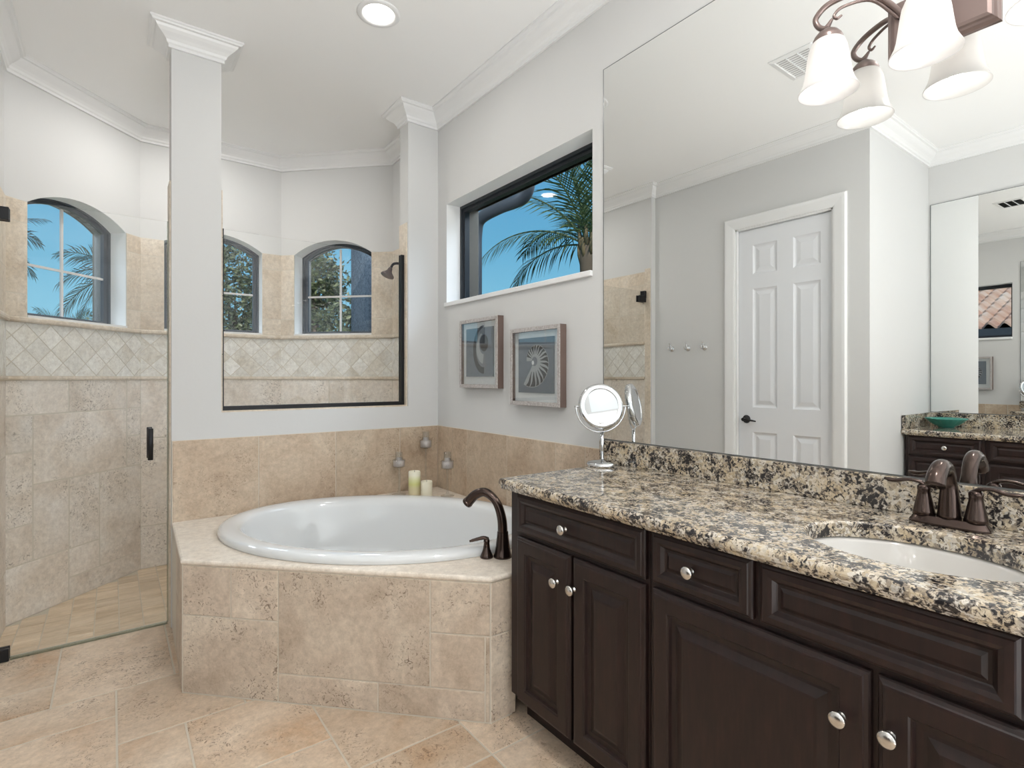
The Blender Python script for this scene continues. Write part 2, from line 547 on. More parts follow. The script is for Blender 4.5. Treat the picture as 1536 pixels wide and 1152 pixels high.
f = MB()
sh = [(XS - .02, YB2), (XR + .02, YB2), (P3.x + .02, P3.y), (P2.x, P2.y + .02), (P1.x, P1.y + .02), (P0.x - .02, P0.y)]
f.prism([(x, y, -.16) for x, y in sh], (0, 0, .16 + ZF - .0016), 0)
rects = []
k = 0
x = .031 - .107 * 6
while x < XR:
    y = YB2 + (.05 if k % 2 else -.02)
    while y < YS:
        rects.append((max(x, XS), min(x + .107, XR), max(y, YB2), min(y + .145, YS)))
        y += .145
    x += .107; k += 1
def inside(r):
    cx, cy = (r[0] + r[1]) / 2, (r[2] + r[3]) / 2
    return cy - cx < 4.37 and cx + cy < 5.60
tiles_on(f, [r for r in rects if inside(r)], (0, 0, ZF - .0034), (1, 0, 0), (0, 1, 0), (0, 0, 1), .006, .002)
tag(struct(f.build('shower_floor', [GROUT, TRAV_SFLOOR])), 'sunken shower floor of small tan travertine strips')

c = MB()
c.prism([(x, y, ZC) for x, y in ((XN - .3, YR - .3), (XR + .3, YR - .3), (XR + .3, P3.y), (P2.x + .1, YS + .3), (P1.x - .1, YS + .3), (P0.x - .3, P0.y + .1), (XN - .3, P0.y + .1))], (0, 0, .25))
struct(c.build('ceiling', CEIL))

# ------------------------------------------------------------------ walls
def wall_seg(name, a, b, out, z0, z1, hole=None, mats=WALL, th=TH, arch=0.0):
    """vertical wall from a to b (2D), 'out' points away from the room.  hole=(u0,u1,zb,zs) with an arch of rise 'arch'"""
    a, b, out = Vector(a), Vector(b), Vector(out)
    L = (b - a).length; d = (b - a) / L
    mb = MB()
    def P(u, z, k): 
        q = a + d * u + out * k
        return (q.x, q.y, z)
    if hole is None:
        mb.prism([P(0, z0, 0), P(L, z0, 0), P(L, z1, 0), P(0, z1, 0)], Vector((out.x * th, out.y * th, 0)))
    else:
        u0, u1, zb, zs = hole
        n = 20 if arch else 1
        top = []
        for i in range(n + 1):
            u = lerp(u0, u1, i / n)
            if arch:
                c_ = (u1 - u0) / 2; Rr = (c_ * c_ + arch * arch) / (2 * arch)
                z = zs + arch - Rr + math.sqrt(max(Rr * Rr - (u - (u0 + u1) / 2) ** 2, 0))
            else: z = zs
            top.append((u, z))
        off = Vector((out.x * th, out.y * th, 0))
        for q in ([(0, z0), (L, z0), (L, zb), (0, zb)], [(0, zb), (u0, zb), (u0, zs), (0, zs)], [(u1, zb), (L, zb), (L, zs), (u1, zs)],
                  [(0, zs), (u0, zs), (u0, z1), (0, z1)], [(u1, zs), (L, zs), (L, z1), (u1, z1)]):
            for k in (0, th):
                mb.add([P(u, z, k) for u, z in q], [(0, 1, 2, 3)])
        for i in range(n):
            (ua, za), (ub, zb_) = top[i], top[i + 1]
            for k in (0, th):
                mb.add([P(ua, za, k), P(ub, zb_, k), P(ub, z1, k), P(ua, z1, k)], [(0, 1, 2, 3)])
        ring = [(u0, zb), (u1, zb)] + top[::-1]
        for i in range(len(ring)):
            (ua, za), (ub, zb_) = ring[i], ring[(i + 1) % len(ring)]
            mb.add([P(ua, za, 0), P(ub, zb_, 0), P(ub, zb_, th), P(ua, za, th)], [(0, 1, 2, 3)], 1)
        for q in ([(0, z0), (0, z1)], [(L, z0), (L, z1)], [(0, z1), (L, z1)], [(0, z0), (L, z0)]):
            (ua, za), (ub, zb_) = q
            mb.add([P(ua, za, 0), P(ub, zb_, 0), P(ub, zb_, th), P(ua, za, th)], [(0, 1, 2, 3)])
    return struct(mb.build(name, [mats, REVEAL_LIT]))

WIN = (1.72, 3.031, 1.72, 2.36)       # right window: y0,y1,z0,z1
wall_seg('wall_right', (XR, YR), (XR, P3.y + .1), (1, 0), -.16, ZC, (WIN[0] - YR, WIN[1] - YR, WIN[2], WIN[3]))
DY0, DY1, DZ = 1.641, 2.363, 2.41
wall_seg('wall_left', (XL, YN), (XL, YB2), (-1, 0), -.16, ZC, (DY0 - YN, DY1 - YN, -.01, DZ), th=.12)
wall_seg('wall_return', (XN, YN), (XL - .12, YN), (0, 1), -.16, ZC, th=.12)
wall_seg('wall_recess', (XN, YR), (XN, YN + .12), (-1, 0), -.16, ZC, th=.2)
wall_seg('wall_rear', (XN - .2, YR), (XR + TH, YR), (0, -1), -.16, ZC, th=.2)
# shower bay
segL = (P1 - P0).length
HW = .32
wall_seg('wall_shower_side', (XS, YB), (P0.x, P0.y), (-1, 0), -.16, ZC, th=.12)
wall_seg('wall_shower_left', P0, P1, (-.7071, .7071), -.16, ZC, (segL / 2 - HW, segL / 2 + HW, 1.575, ZT), arch=.105)
wall_seg('wall_shower_back', P1, P2, (0, 1), -.16, ZC, (.46 - HW, .46 + HW, 1.575, ZT), arch=.105)
wall_seg('wall_shower_right', P2, P3, (.7071, .7071), -.16, ZC, (segL / 2 - HW, segL / 2 + HW, 1.575, ZT), arch=.105)
# closing wedges behind the bay's outer corners
m = MB()
for p, a_, b_ in ((P1, (-.7071, .7071), (0, 1)), (P2, (0, 1), (.7071, .7071)), (P3, (.7071, .7071), (1, 0)), (P0, (-1, 0), (-.7071, .7071))):
    m.prism([(p.x + .0, p.y, -.16), (p.x + a_[0] * TH, p.y + a_[1] * TH, -.16), (p.x + b_[0] * TH, p.y + b_[1] * TH, -.16)], (0, 0, ZC + .16))
struct(m.build('wall_bay_corners', WALL))
# low wall behind the tub with its column and pier (one L-shaped masonry body)
CX0, CX1, JX = .236, .456, 1.515
OZ = 1.06
m = MB()
m.box(CX0, CX1, YB, YB2, -.16, ZC)
m.box(CX1, JX, YB, YB2, -.16, OZ)
m.box(JX, XR, YB, YB2, -.16, ZC)
struct(m.build('wall_back', WALL, merge=False))

# ------------------------------------------------------------------ crown mouldings
CROWN = [(0, 2.872), (.013, 2.872), (.013, 2.886), (.020, 2.892), (.024, 2.904), (.036, 2.916), (.052, 2.928), (.064, 2.940), (.070, 2.950), (.082, 2.952), (.086, 2.958), (.092, 2.962), (.092, ZC + .001)]
def sweep(path, prof, closed=True):
    n = len(path); P = [Vector(p) for p in path]
    loops = []
    for i in range(n):
        a, b, c_ = P[i - 1], P[i], P[(i + 1) % n]
        d1 = (b - a).normalized(); d2 = (c_ - b).normalized()
        if not closed and i == 0: d1 = d2
        if not closed and i == n - 1: d2 = d1
        n1 = Vector((-d1.y, d1.x)); n2 = Vector((-d2.y, d2.x))
        nn = (n1 + n2) / (1 + n1.dot(n2))
        loops.append([(b.x + nn.x * d, b.y + nn.y * d, z) for d, z in prof])
    if closed: loops.append(loops[0])
    return MB().loops(loops, False, False, False, 0, False)
room = [(XR, YR), (XR, YB), (JX, YB), (JX, YB2), (XR, YB2), tuple(P3), tuple(P2), tuple(P1), tuple(P0), (XS, YB), (XL, YB), (XL, YN), (XN, YN), (XN, YR)]
struct(sweep(room, CROWN).build('trim_1', TRIM))
struct(sweep([(CX0, YB2), (CX1, YB2), (CX1, YB), (CX0, YB)], CROWN).build('trim_2', TRIM))
# baseboards (door wall, recess)
bb = [(0, 0), (.014, 0), (.014, .10), (.008, .115), (.004, .13), (0, .13)]
struct(sweep([(XL, YB - .01), (XL, DY1 + .105)], bb, False).build('baseboard_left', TRIM))
struct(sweep([(XL, DY0 - .056), (XL, YN), (-1.05, YN)], bb, False).build('baseboard_return', TRIM))

# ------------------------------------------------------------------ wall tile
def tile_wall(name, a, b, inward, rects, z_rng, label=None, mats=None, base=True):
    a, b = Vector(a), Vector(b); d = (b - a).normalized(); L = (b - a).length
    N = Vector((inward[0], inward[1], 0))
    mb = MB()
    T = .006
    if base:
        for (u0, u1, z0, z1) in z_rng:
            q = [(a.x + d.x * u, a.y + d.y * u, z) for u, z in ((u0, z0), (u1, z0), (u1, z1), (u0, z1))]
            mb.prism(q, N * T, 0)
    O = Vector((a.x, a.y, 0)) + N * (T - .0025)
    tiles_on(mb, rects, O, (d.x, d.y, 0), (0, 0, 1), N, .0055)
    return mb, O, Vector((d.x, d.y, 0)), N

def versailles(u0, u1, z0, z1, seed, cell=.203):
    r = random.Random(seed)
    nx = int(math.ceil((u1 - u0) / cell)); ny = int(math.ceil((z1 - z0) / cell))
    out = []
    for (i, j, w, h) in greedy(nx, ny, [], r):
        q = (u0 + i * cell, min(u0 + (i + w) * cell, u1), max(z1 - (j + h) * cell, z0), z1 - j * cell)
        out.append(q)
    return out

def clip_diamond(cx, cz, h, u0, u1, z0, z1):
    P = [(cx, cz - h), (cx + h, cz), (cx, cz + h), (cx - h, cz)]
    def cl(P, f, g):
        o = []
        for i in range(len(P)):
            p, q = P[i], P[(i + 1) % len(P)]
            a, b = f(p), f(q)
            if a >= 0: o.append(p)
            if (a >= 0) != (b >= 0):
                t = a / (a - b); o.append((p[0] + (q[0] - p[0]) * t, p[1] + (q[1] - p[1]) * t))
        return o
    for f in (lambda p: p[0] - u0, lambda p: u1 - p[0], lambda p: p[1] - z0, lambda p: z1 - p[1]):
        if P: P = cl(P, f, None)
    return P

def shower_tiles(name, a, b, inward, win, seed, low=None, shift=0.0):
    a, b = Vector(a), Vector(b); L = (b - a).length
    lowr = low or versailles(0, L, ZF, 1.228, seed)
    if win:
        w0, w1 = win
        ups = []
        for (p, q) in ((0, w0), (w1, L)):
            zz = [1.575, 1.70, 2.09, ZT] if seed % 2 else [1.575, 1.86, 2.09, ZT]
            for z0_, z1_ in zip(zz, zz[1:]): ups.append((p, q, z0_, z1_))
    else:
        ups = []
        u = 0
        while u < L - .02:
            for z0_, z1_ in ((1.575, 1.83), (1.83, 2.09), (2.09, ZT)): ups.append((u, min(u + .3, L), z0_, z1_))
            u += .3
    rng = [(0, L, ZF, 1.545)] + ([(0, win[0], 1.545, ZT), (win[1], L, 1.545, ZT)] if win else [(0, L, 1.545, ZT)])
    mb, O, D, N = tile_wall(name, a, b, inward, lowr, rng)
    tiles_on(mb, ups, O, D, (0, 0, 1), N, .0055, .0018, .0015, 2)
    h = .1425 / 2
    zc0 = 1.252
    n = int(L / h) + 3
    for i in range(-1, n):
        for j in range(-1, 6):
            if (i + j) % 2: continue
            P = clip_diamond(shift + i * h, zc0 + .004 + j * h, h - .0034, .001, L - .001, 1.252, 1.543)
            if len(P) < 3: continue
            ar = abs(sum(P[k][0] * P[(k + 1) % len(P)][1] - P[(k + 1) % len(P)][0] * P[k][1] for k in range(len(P)))) / 2
            if ar < 2e-5: continue
            base = [O + D * p[0] + Vector((0, 0, p[1])) for p in P]
            mb.prism(base, N * .0046, 3)
    # rounded pencil strip and sill ledge
    def strip(z0_, z1_, dep, u0, u1):
        prof = [(0, z0_), (dep * .8, z0_), (dep, z0_ + (z1_ - z0_) * .3), (dep, z0_ + (z1_ - z0_) * .75), (dep * .8, z1_), (0, z1_)]
        lo = [[O + D * u + N * d_ + Vector((0, 0, z)) for d_, z in prof] for u in (u0, u1)]
        mb.loops(lo, True, True, True, 2, False)
    strip(1.228, 1.250, .014, 0, L)
    strip(1.545, 1.573, .022, 0, L)
    return struct(mb.build(name, [GROUT_S, TRAV_SHOWER, TRAV_NICHE, TRAV_DIA]))

low1 = [(0, .352, 1.035, 1.228), (.352, .755, 1.035, 1.228), (.755, .87, 1.035, 1.228), (.144, .755, .645, 1.035), (0, .144, .833, 1.035), (0, .144, .432, .833),
        (.755, .87, .85, 1.035), (.755, .87, .645, .85), (.144, .354, .223, .645), (.354, .555, .223, .645), (.555, .87, .05, .645),
        (0, .144, .223, .432), (0, .352, ZF, .223), (.352, .555, .05, .223), (.352, .87, ZF, .05)]
wL = (segL / 2 - HW, segL / 2 + HW)
shower_tiles('wall_shower_left_tile', P0, P1, (.7071, -.7071), wL, 1, low1, .03)
shower_tiles('wall_shower_back_tile', P1, P2, (0, -1), (.46 - HW, .46 + HW), 3, None, .06)
shower_tiles('wall_shower_right_tile', P2, P3, (-.7071, -.7071), wL, 5, None, .02)
shower_tiles('wall_shower_side_tile', (XS, YB2 - .05), P0, (1, 0), None, 8, None, .04)
shower_tiles('wall_shower_entry_tile', P3, (XR, YB2), (-1, 0), None, 6, None, .0)
# jamb tiles on column, pier and the inner face of the low wall
m = MB()
def jamb(x, nx, z0, z1):
    zz = [z0]
    while zz[-1] < z1 - .05: zz.append(min(zz[-1] + .305, z1))
    m.box(x, x + nx * .005, YB + .012, YB2, z0, z1, 0)
    tiles_on(m, [(YB + .010, YB2, a, b) for a, b in zip(zz, zz[1:])], (x + nx * .0045, 0, 0), (0, 1, 0), (0, 0, 1), (nx, 0, 0), .0055, .0015, .0015)
jamb(CX0, -1, .0, 2.222); jamb(CX1, 1, OZ, 2.222); jamb(JX, -1, OZ, 2.235)
m.box(CX1, JX, YB + .012, YB2, OZ, OZ + .008, 1)
m.box(XS, XS + .006, YB + .01, YB2 - .05, 0, 2.235, 1)
struct(m.build('trim_3', [GROUT_S, TRAV_NICHE]))
m = MB()
zz = [ZF, .12, .53, .73, OZ]
m.box(CX0, XR, YB2, YB2 + .006, ZF, OZ, 0)
r_ = versailles(0, XR - CX0, ZF, OZ, 12)
tiles_on(m, r_, (CX0, YB2 + .004, 0), (1, 0, 0), (0, 0, 1), (0, 1, 0), .0055)
struct(m.build('wall_back_shower_tile', [GROUT_S, TRAV_SHOWER]))
# splash tile around the tub (z .527 - .93)
ZD = .527
m = MB()
m.box(CX0 + .001, XR, YB - .007, YB, ZD - .03, .928, 0)
tiles_on(m, [(a, b, ZD - .02, .928) for a, b in ((CX0 + .003, .634), (.634, 1.05), (1.05, 1.455), (1.455, XR - .008))], (0, YB - .006, 0), (1, 0, 0), (0, 0, 1), (0, -1, 0), .0055, .0016)
struct(m.build('wall_back_splash_tile', [GROUT_S, TRAV_WALL]))
m = MB()
m.box(XR - .007, XR, 1.60, YB - .006, ZD - .03, .928, 0)
tiles_on(m, [(a, b, ZD - .02, .928) for a, b in ((1.60, 1.76), (1.76, 1.963), (1.963, 2.363), (2.363, 2.772), (2.772, 2.95), (2.95, YB - .008))], (XR - .006, 0, 0), (0, 1, 0), (0, 0, 1), (-1, 0, 0), .0055, .0016)
struct(m.build('wall_right_splash_tile', [GROUT_S, TRAV_WALL]))

# ------------------------------------------------------------------ windows
def arch_pts(u0, u1, zb, zs, rise, n=20):
    c_ = (u1 - u0) / 2; Rr = (c_ * c_ + rise * rise) / (2 * rise)
    top = []
    for i in range(n + 1):
        u = lerp(u0, u1, i / n)
        top.append((u, zs + rise - Rr + math.sqrt(max(Rr * Rr - (u - (u0 + u1) / 2) ** 2, 0))))
    return [(u0, zb), (u1, zb)] + top[::-1]

def arched_window(name, a, b, out, uc):
    """dark aluminium arched window with white bars, set back in its reveal"""
    a, b, out = Vector(a), Vector(b), Vector((out[0], out[1], 0)); d = (b - a).normalized()
    D = Vector((d.x, d.y, 0)); A = Vector((a.x, a.y, 0))
    root = bpy.data.objects.new(name, None); COL.objects.link(root)
    root.location = A + D * uc + out * .12 + Vector((0, 0, 1.575)); root['kind'] = 'structure'; root.empty_display_size = .05
    def P(u, z, k): return A + D * u + out * k + Vector((0, 0, z))
    u0, u1 = uc - HW, uc + HW
    def ring(off, k, n=20):
        cu, zs, rise = uc, ZT, .105
        pts = arch_pts(u0 + off, u1 - off, 1.575 + off, ZT - off * .35, rise - off * .35)
        return [P(u, z, k) for u, z in pts]
    mb = MB()
    mb.loops([ring(0, .115), ring(.016, .115), ring(.018, .128), ring(.040, .128), ring(.042, .150), ring(0, .150), ring(0, .115)], True, False, False, 0, False)
    mb.build('window_frame', FRAME, root)
    mb = MB()
    mb.prism([P(uc - .007, 1.615, .131), P(uc + .007, 1.615, .131), P(uc + .007, 2.275, .131), P(uc - .007, 2.275, .131)], out * .012)
    mb.build('muntin', MUNTIN, root)
    mb = MB()
    mb.prism([P(u0 + .04, 1.888, .1315), P(u1 - .04, 1.888, .1315), P(u1 - .04, 1.902, .1315), P(u0 + .04, 1.902, .1315)], out * .011)
    mb.build('muntin', MUNTIN, root)
    mb = MB()
    mb.loops([ring(.04, .134), ring(.04, .140)], True, True, True, 0, False)
    mb.build('pane', GLASS, root)
    mb = MB()   # outer stucco reveal beyond the frame
    mb.loops([ring(.0, .151), ring(.0, .255), ring(-.03, .255)], True, False, False, 0, False)
    mb.build('outer_reveal', REVEAL, root)
    mb = MB()   # white sill slab
    mb.prism([P(u0 - .0, 1.574, -.012), P(u1 + .0, 1.574, -.012), P(u1 + .0, 1.587, -.012), P(u0 - .0, 1.587, -.012)], out * .127)
    mb.build('window_sill', TRIM, root)
    return root
arched_window('window_1', P0, P1, (-.7071, .7071), segL / 2)
arched_window('window_2', P1, P2, (0, 1), .46)
arched_window('window_3', P2, P3, (.7071, .7071), segL / 2)

root = bpy.data.objects.new('window_4', None); COL.objects.link(root); root['kind'] = 'structure'
root.location = (XR + .1, (WIN[0] + WIN[1]) / 2, WIN[2])
y0, y1, z0, z1 = WIN
def rect(o, x): return [(x, y0 + o, z0 + o), (x, y1 - o, z0 + o), (x, y1 - o, z1 - o), (x, y0 + o, z1 - o)]
mb = MB()
mb.loops([rect(0, XR + .100), rect(.018, XR + .100), rect(.020, XR + .115), rect(.036, XR + .115), rect(.038, XR + .150), rect(0, XR + .150), rect(0, XR + .100)], True, False, False, 0, False)
mb.build('window_frame', mat('window_frame_black', (.020, .024, .030), .4), root)
mb = MB(); mb.loops([rect(.034, XR + .124), rect(.034, XR + .130)], True, True, True, 0, False)
mb.build('pane', GLASS, root)
mb = MB()
mb.loops([rect(0, XR + .151), rect(0, XR + .245), rect(-.04, XR + .245)], True, False, False, 0, False)
mb.build('outer_reveal', REVEAL, root)
mb = MB()
mb.box(XR - .014, XR + .10, y0 - .0, y1 + .012, z0 - .022, z0 + .004)
mb.build('window_sill', TRIM, root, .003)
mb = MB()
for zz in (1.80, 1.95, 2.12, 2.25):
    mb.lathe([(.006, 0), (.006, .003), (.003, .004)], (XR + .108, y1 - .0005, zz), (0, -1, 0), 10)
mb.build('screw', NICKEL, root)

# ------------------------------------------------------------------ door in the left wall (seen in the mirror)
root = bpy.data.objects.new('door_1', None); COL.objects.link(root); root['kind'] = 'structure'
root.location = (XL, (DY0 + DY1) / 2, 0)
mb = MB()
cw, ct = .088, .018
def cas(pts):
    prof = [(0, 0), (0, .010), (.012, .014), (.030, .016), (.060, .020), (.078, .020), (.088, .010), (.088, 0)]
    # U-shaped casing round the opening: profile offset outwards (o) and proud of the wall (p)
    loops = []
    for (yy, zz, sy, sz) in pts:
        loops.append([(XL + p, yy + sy * o, zz + sz * o) for o, p in prof])
    return loops
mb.loops(cas([(DY1, 0.0, 1, 0), (DY1, DZ, 1, 1), (DY0, DZ, -1, 1), (DY0, 0.0, -1, 0)]), False, True, True, 0, False)
mb.build('casing', TRIM, root)
mb = MB()
for (ya, yb) in ((DY0, DY0 + .012), (DY1 - .012, DY1)): mb.box(XL - .12, XL, ya, yb, 0, DZ)
mb.box(XL - .12, XL, DY0, DY1, DZ - .012, DZ)
mb.box(XL - .080, XL - .068, DY0 + .012, DY0 + .026, 0, DZ - .012); mb.box(XL - .080, XL - .068, DY1 - .026, DY1 - .012, 0, DZ - .012)
mb.build('jamb', TRIM, root)
leaf = MB()
xf = XL - .030
ya, yb = DY0 + .014, DY1 - .014
cols = [(1.736, 1.926), (2.045, 2.235)]
rows = [(.20, .822), (1.012, 1.932), (2.045, 2.272)]
ys = [ya] + [v for c_ in cols for v in c_] + [yb]; zs = [.012] + [v for r_ in rows for v in r_] + [DZ - .015]
for i in range(5):
    for j in range(7):
        if i in (1, 3) and j in (1, 3, 5):
            y0_, y1_, z0_, z1_ = ys[i], ys[i + 1], zs[j], zs[j + 1]
            L = []
            for ins, dep in ((0, 0), (.006, .006), (.016, .011), (.024, .011), (.052, .003)):
                L.append([(xf - dep, y0_ + ins, z0_ + ins), (xf - dep, y1_ - ins, z0_ + ins), (xf - dep, y1_ - ins, z1_ - ins), (xf - dep, y0_ + ins, z1_ - ins)])
            leaf.loops(L, True, False, True, 0, False)
        else:
            leaf.add([(xf, ys[i], zs[j]), (xf, ys[i + 1], zs[j]), (xf, ys[i + 1], zs[j + 1]), (xf, ys[i], zs[j + 1])], [(0, 1, 2, 3)])
leaf.box(xf - .036, xf - .014, ya, yb, .012, DZ - .015)
dl = leaf.build('door_leaf', DOORP, root)
mb = MB()
hc = Vector((xf, 2.285, .918))
mb.lathe([(.032, 0), (.032, .004), (.026, .010), (.012, .012), (.010, .045), (.013, .05), (.013, .058), (.005, .06)], hc, (1, 0, 0), 20)
mb.tube([hc + Vector((.052, 0, 0)), hc + Vector((.054, -.03, -.001)), hc + Vector((.052, -.075, -.006)), hc + Vector((.048, -.10, -.010))], [.010, .008, .007, .005], 10)
mb.build('door_handle', BLACK, dl)

# ------------------------------------------------------------------ bath tub on its tiled deck
TC = Vector((1.046, 2.461))
def rect_loop_deck(ins, z):
    P = DECK
    out = []
    n = len(P)
    for i in range(n):
        a, b, c_ = Vector(P[i - 1]), Vector(P[i]), Vector(P[(i + 1) % n])
        d1, d2 = (b - a).normalized(), (c_ - b).normalized()
        n1, n2 = Vector((-d1.y, d1.x)), Vector((-d2.y, d2.x))
        nn = (n1 + n2) / (1 + n1.dot(n2)) * ins
        out.append((b.x + nn.x, b.y + nn.y, z))
    return out
DECK = [(.236, YB - .012), (.216, 2.469), (1.087, 1.583), (1.17, 1.583), (XR - .012, 1.583), (XR - .012, YB - .012)]
def ell(a, b, z, n=72, c=TC):
    k = math.sqrt(.5)
    return [(c.x + k * (a * math.cos(t) + b * math.sin(t)), c.y + k * (-a * math.cos(t) + b * math.sin(t)), z) for t in [2 * PI * i / n for i in range(n)]]
def ring_to_poly(inner, poly):
    """connect an inner loop to a polygon outline: both resampled by angle about the tub centre"""
    def hit(p):
        d = Vector((p[0] - TC.x, p[1] - TC.y))
        best = None
        n = len(poly)
        for i in range(n):
            a, b = Vector(poly[i][:2]), Vector(poly[(i + 1) % n][:2])
            e = b - a
            den = d.x * e.y - d.y * e.x
            if abs(den) < 1e-9: continue
            w = a - TC
            t = (w.x * e.y - w.y * e.x) / den; u = (w.x * d.y - w.y * d.x) / den
            if t > 0 and -1e-6 <= u <= 1 + 1e-6 and (best is None or t < best): best = t
        return (TC.x + d.x * best, TC.y + d.y * best)
    return [(*hit(p), poly[0][2]) for p in inner]
def ang_sorted(a, b, z, poly):
    k = math.sqrt(.5)
    ts = [2 * PI * i / 96 for i in range(96)]
    for p in poly:
        d = Vector((p[0] - TC.x, p[1] - TC.y))
        L, Q = (d.x - d.y) * k, (d.x + d.y) * k
        ts.append(math.atan2(Q / b, L / a) % (2 * PI))
    ts = sorted(set(round(t, 7) for t in ts))
    return [(TC.x + k * (a * math.cos(t) + b * math.sin(t)), TC.y + k * (-a * math.cos(t) + b * math.sin(t)), z) for t in ts]
t = thing('tub_surround', (.9, 2.4, 0), 'five-sided travertine tiled surround boxed around the oval bathtub', 'tub surround')
mb = MB()
inner = ang_sorted(.70, .47, ZD, DECK)
top0 = ring_to_poly(inner, rect_loop_deck(.008, ZD))
# keep the same sampling for the rounded edge
def off_loop(ins, z): return ring_to_poly(inner, rect_loop_deck(ins, z))
mb.loops([[(x, y, ZD - .03) for x, y, z in inner], inner, top0, off_loop(.002, ZD - .003), off_loop(0, ZD - .008), off_loop(0, ZD - .014), off_loop(.004, ZD - .020), off_loop(.006, ZD - .022), off_loop(.03, ZD - .022)], True, False, False, 0, False)
mb.build('deck', TRAV_DECK, t)
A2, B2 = Vector((.216, 2.469)), Vector((1.087, 1.583))
fd = (B2 - A2).normalized(); fn = Vector((-.7071, -.7071))
ins = .007
mb = MB()
FA = A2 - fn * ins; FL = (B2 - A2).length
q = [(FA.x, FA.y, 0), (FA.x + fd.x * FL, FA.y + fd.y * FL, 0), (FA.x + fd.x * FL, FA.y + fd.y * FL, ZD - .02), (FA.x, FA.y, ZD - .02)]
mb.prism(q, Vector((-fn.x, -fn.y, 0)) * .02, 0)
fr = [(.004, .213, .310, .505), (.213, .412, .310, .505), (.004, .412, .004, .310), (.412, 1.014, .113, .505), (.412, .813, .004, .113), (.813, 1.218, .004, .113),
      (1.014, 1.237, .313, .505), (1.014, 1.218, .113, .313), (1.218, 1.237, .004, .313)]
tiles_on(mb, fr, (FA.x, FA.y, 0), (fd.x, fd.y, 0), (0, 0, 1), (fn.x, fn.y, 0), .006, .0026)
mb.build('front_panel', [GROUT_S, TRAV_TUB], t)
mb = MB()
mb.prism([(.236 + .002, YB - .012, 0), (.216 + .007, 2.472, 0), (.216 + .007, 2.472, ZD - .02), (.236 + .002, YB - .012, ZD - .02)], (.02, 0, 0), 0)
tiles_on(mb, [(a, b, c_, d_) for a, b, c_, d_ in ((.0, .20, .004, .21), (.0, .20, .21, .505), (.20, .66, .004, .30), (.20, .45, .30, .505), (.45, .66, .30, .505))], (.2235, 2.472, 0), (.02, .66, 0), (0, 0, 1), (-1, 0, 0), .006, .0026)
mb.build('side_panel', [GROUT_S, TRAV_TUB], t)
mb = MB()
mb.box(1.087, 1.185, 1.591, 1.61, 0, ZD - .02, 0)
tiles_on(mb, [(1.088, 1.20, .004, .313), (1.088, 1.20, .313, .505)], (0, 1.591, 0), (1, 0, 0), (0, 0, 1), (0, -1, 0), .006, .002)
mb.build('end_panel', [GROUT_S, TRAV_TUB], t)

t = thing('bathtub', (TC.x, TC.y, ZD), 'white oval drop-in bathtub with a broad glossy rim in the tiled deck', 'bathtub')
mb = MB()
a0, b0 = .768, .548
prof = [(.0, .001), (-.003, .012), (.0, .022), (.008, .029), (.022, .033), (.050, .034), (.075, .031), (.092, .024), (.102, .012), (.108, -.01), (.122, -.10), (.140, -.20), (.165, -.29), (.20, -.345), (.25, -.375), (.32, -.385)]
loops_ = [ell(a0 - o * (1.0 if z > -.02 else 1.25), b0 - o, ZD + z) for o, z in prof]
mb.loops(loops_, True, False, True, 0, True)
mb.build('basin', PORC, t)
mb = MB()
mb.lathe([(.034, 0), (.034, .003), (.026, .006), (.010, .005)], (TC.x + .12, TC.y - .12, ZD - .385), (0, 0, 1), 20)
mb.build('drain', CHROME, t)

# tub filler and lever
t = thing('tub_spout', (1.25, 1.742, ZD), 'tall arched dark bronze tub spout on the deck corner beside the vanity', 'faucet')
mb = MB()
sb = Vector((1.25, 1.742, ZD)); sd = Vector((-.50, .866, 0)).normalized()
pth = bez([sb, sb + Vector((0, 0, .07)), sb + sd * .004 + Vector((0, 0, .15)), sb + sd * .028 + Vector((0, 0, .215)), sb + sd * .075 + Vector((0, 0, .250)), sb + sd * .120 + Vector((0, 0, .238)), sb + sd * .155 + Vector((0, 0, .205))], 8)
rr = [lerp(.0225, .0165, min(i / 26, 1)) if i < 26 else lerp(.0165, .021, (i - 26) / (len(pth) - 27)) for i in range(len(pth))]
mb.tube(pth, rr, 18, True)
mb.lathe([(.037, 0), (.037, .006), (.033, .016), (.028, .045), (.024, .08), (.022, .10)], sb, (0, 0, 1), 24, 0, True, False)
mb.build('spout', BRONZE, t)
mb = MB()
e_ = pth[-1]; dr = (pth[-1] - pth[-2]).normalized()
mb.lathe([(.0212, -.004), (.0225, .004), (.0215, .010), (.016, .011)], e_, dr, 18)
mb.build('nozzle', BRONZE, t)
t = thing('tub_lever', (1.195, 1.775, ZD), 'small dark bronze lever valve on the deck left of the tub spout', 'faucet handle')
mb = MB(); hb = Vector((1.195, 1.775, ZD))
mb.lathe([(.026, 0), (.026, .005), (.022, .014), (.014, .035), (.0115, .055), (.0125, .066), (.010, .074)], hb, (0, 0, 1), 22)
mb.build('valve_body', BRONZE, t)
mb = MB(); ld = Vector((-.86, .5, 0)).normalized()
mb.tube(bez([hb + Vector((0, 0, .072)) - ld * .006, hb + ld * .012 + Vector((0, 0, .078)), hb + ld * .036 + Vector((0, 0, .074)), hb + ld * .068 + Vector((0, 0, .066))], 6),
        [.0105] * 5 + [.0098] * 5 + [.0088] * 4 + [.0078] * 3 + [.006] * 2, 12, True, 0, .75)
mb.build('lever', BRONZE, t)

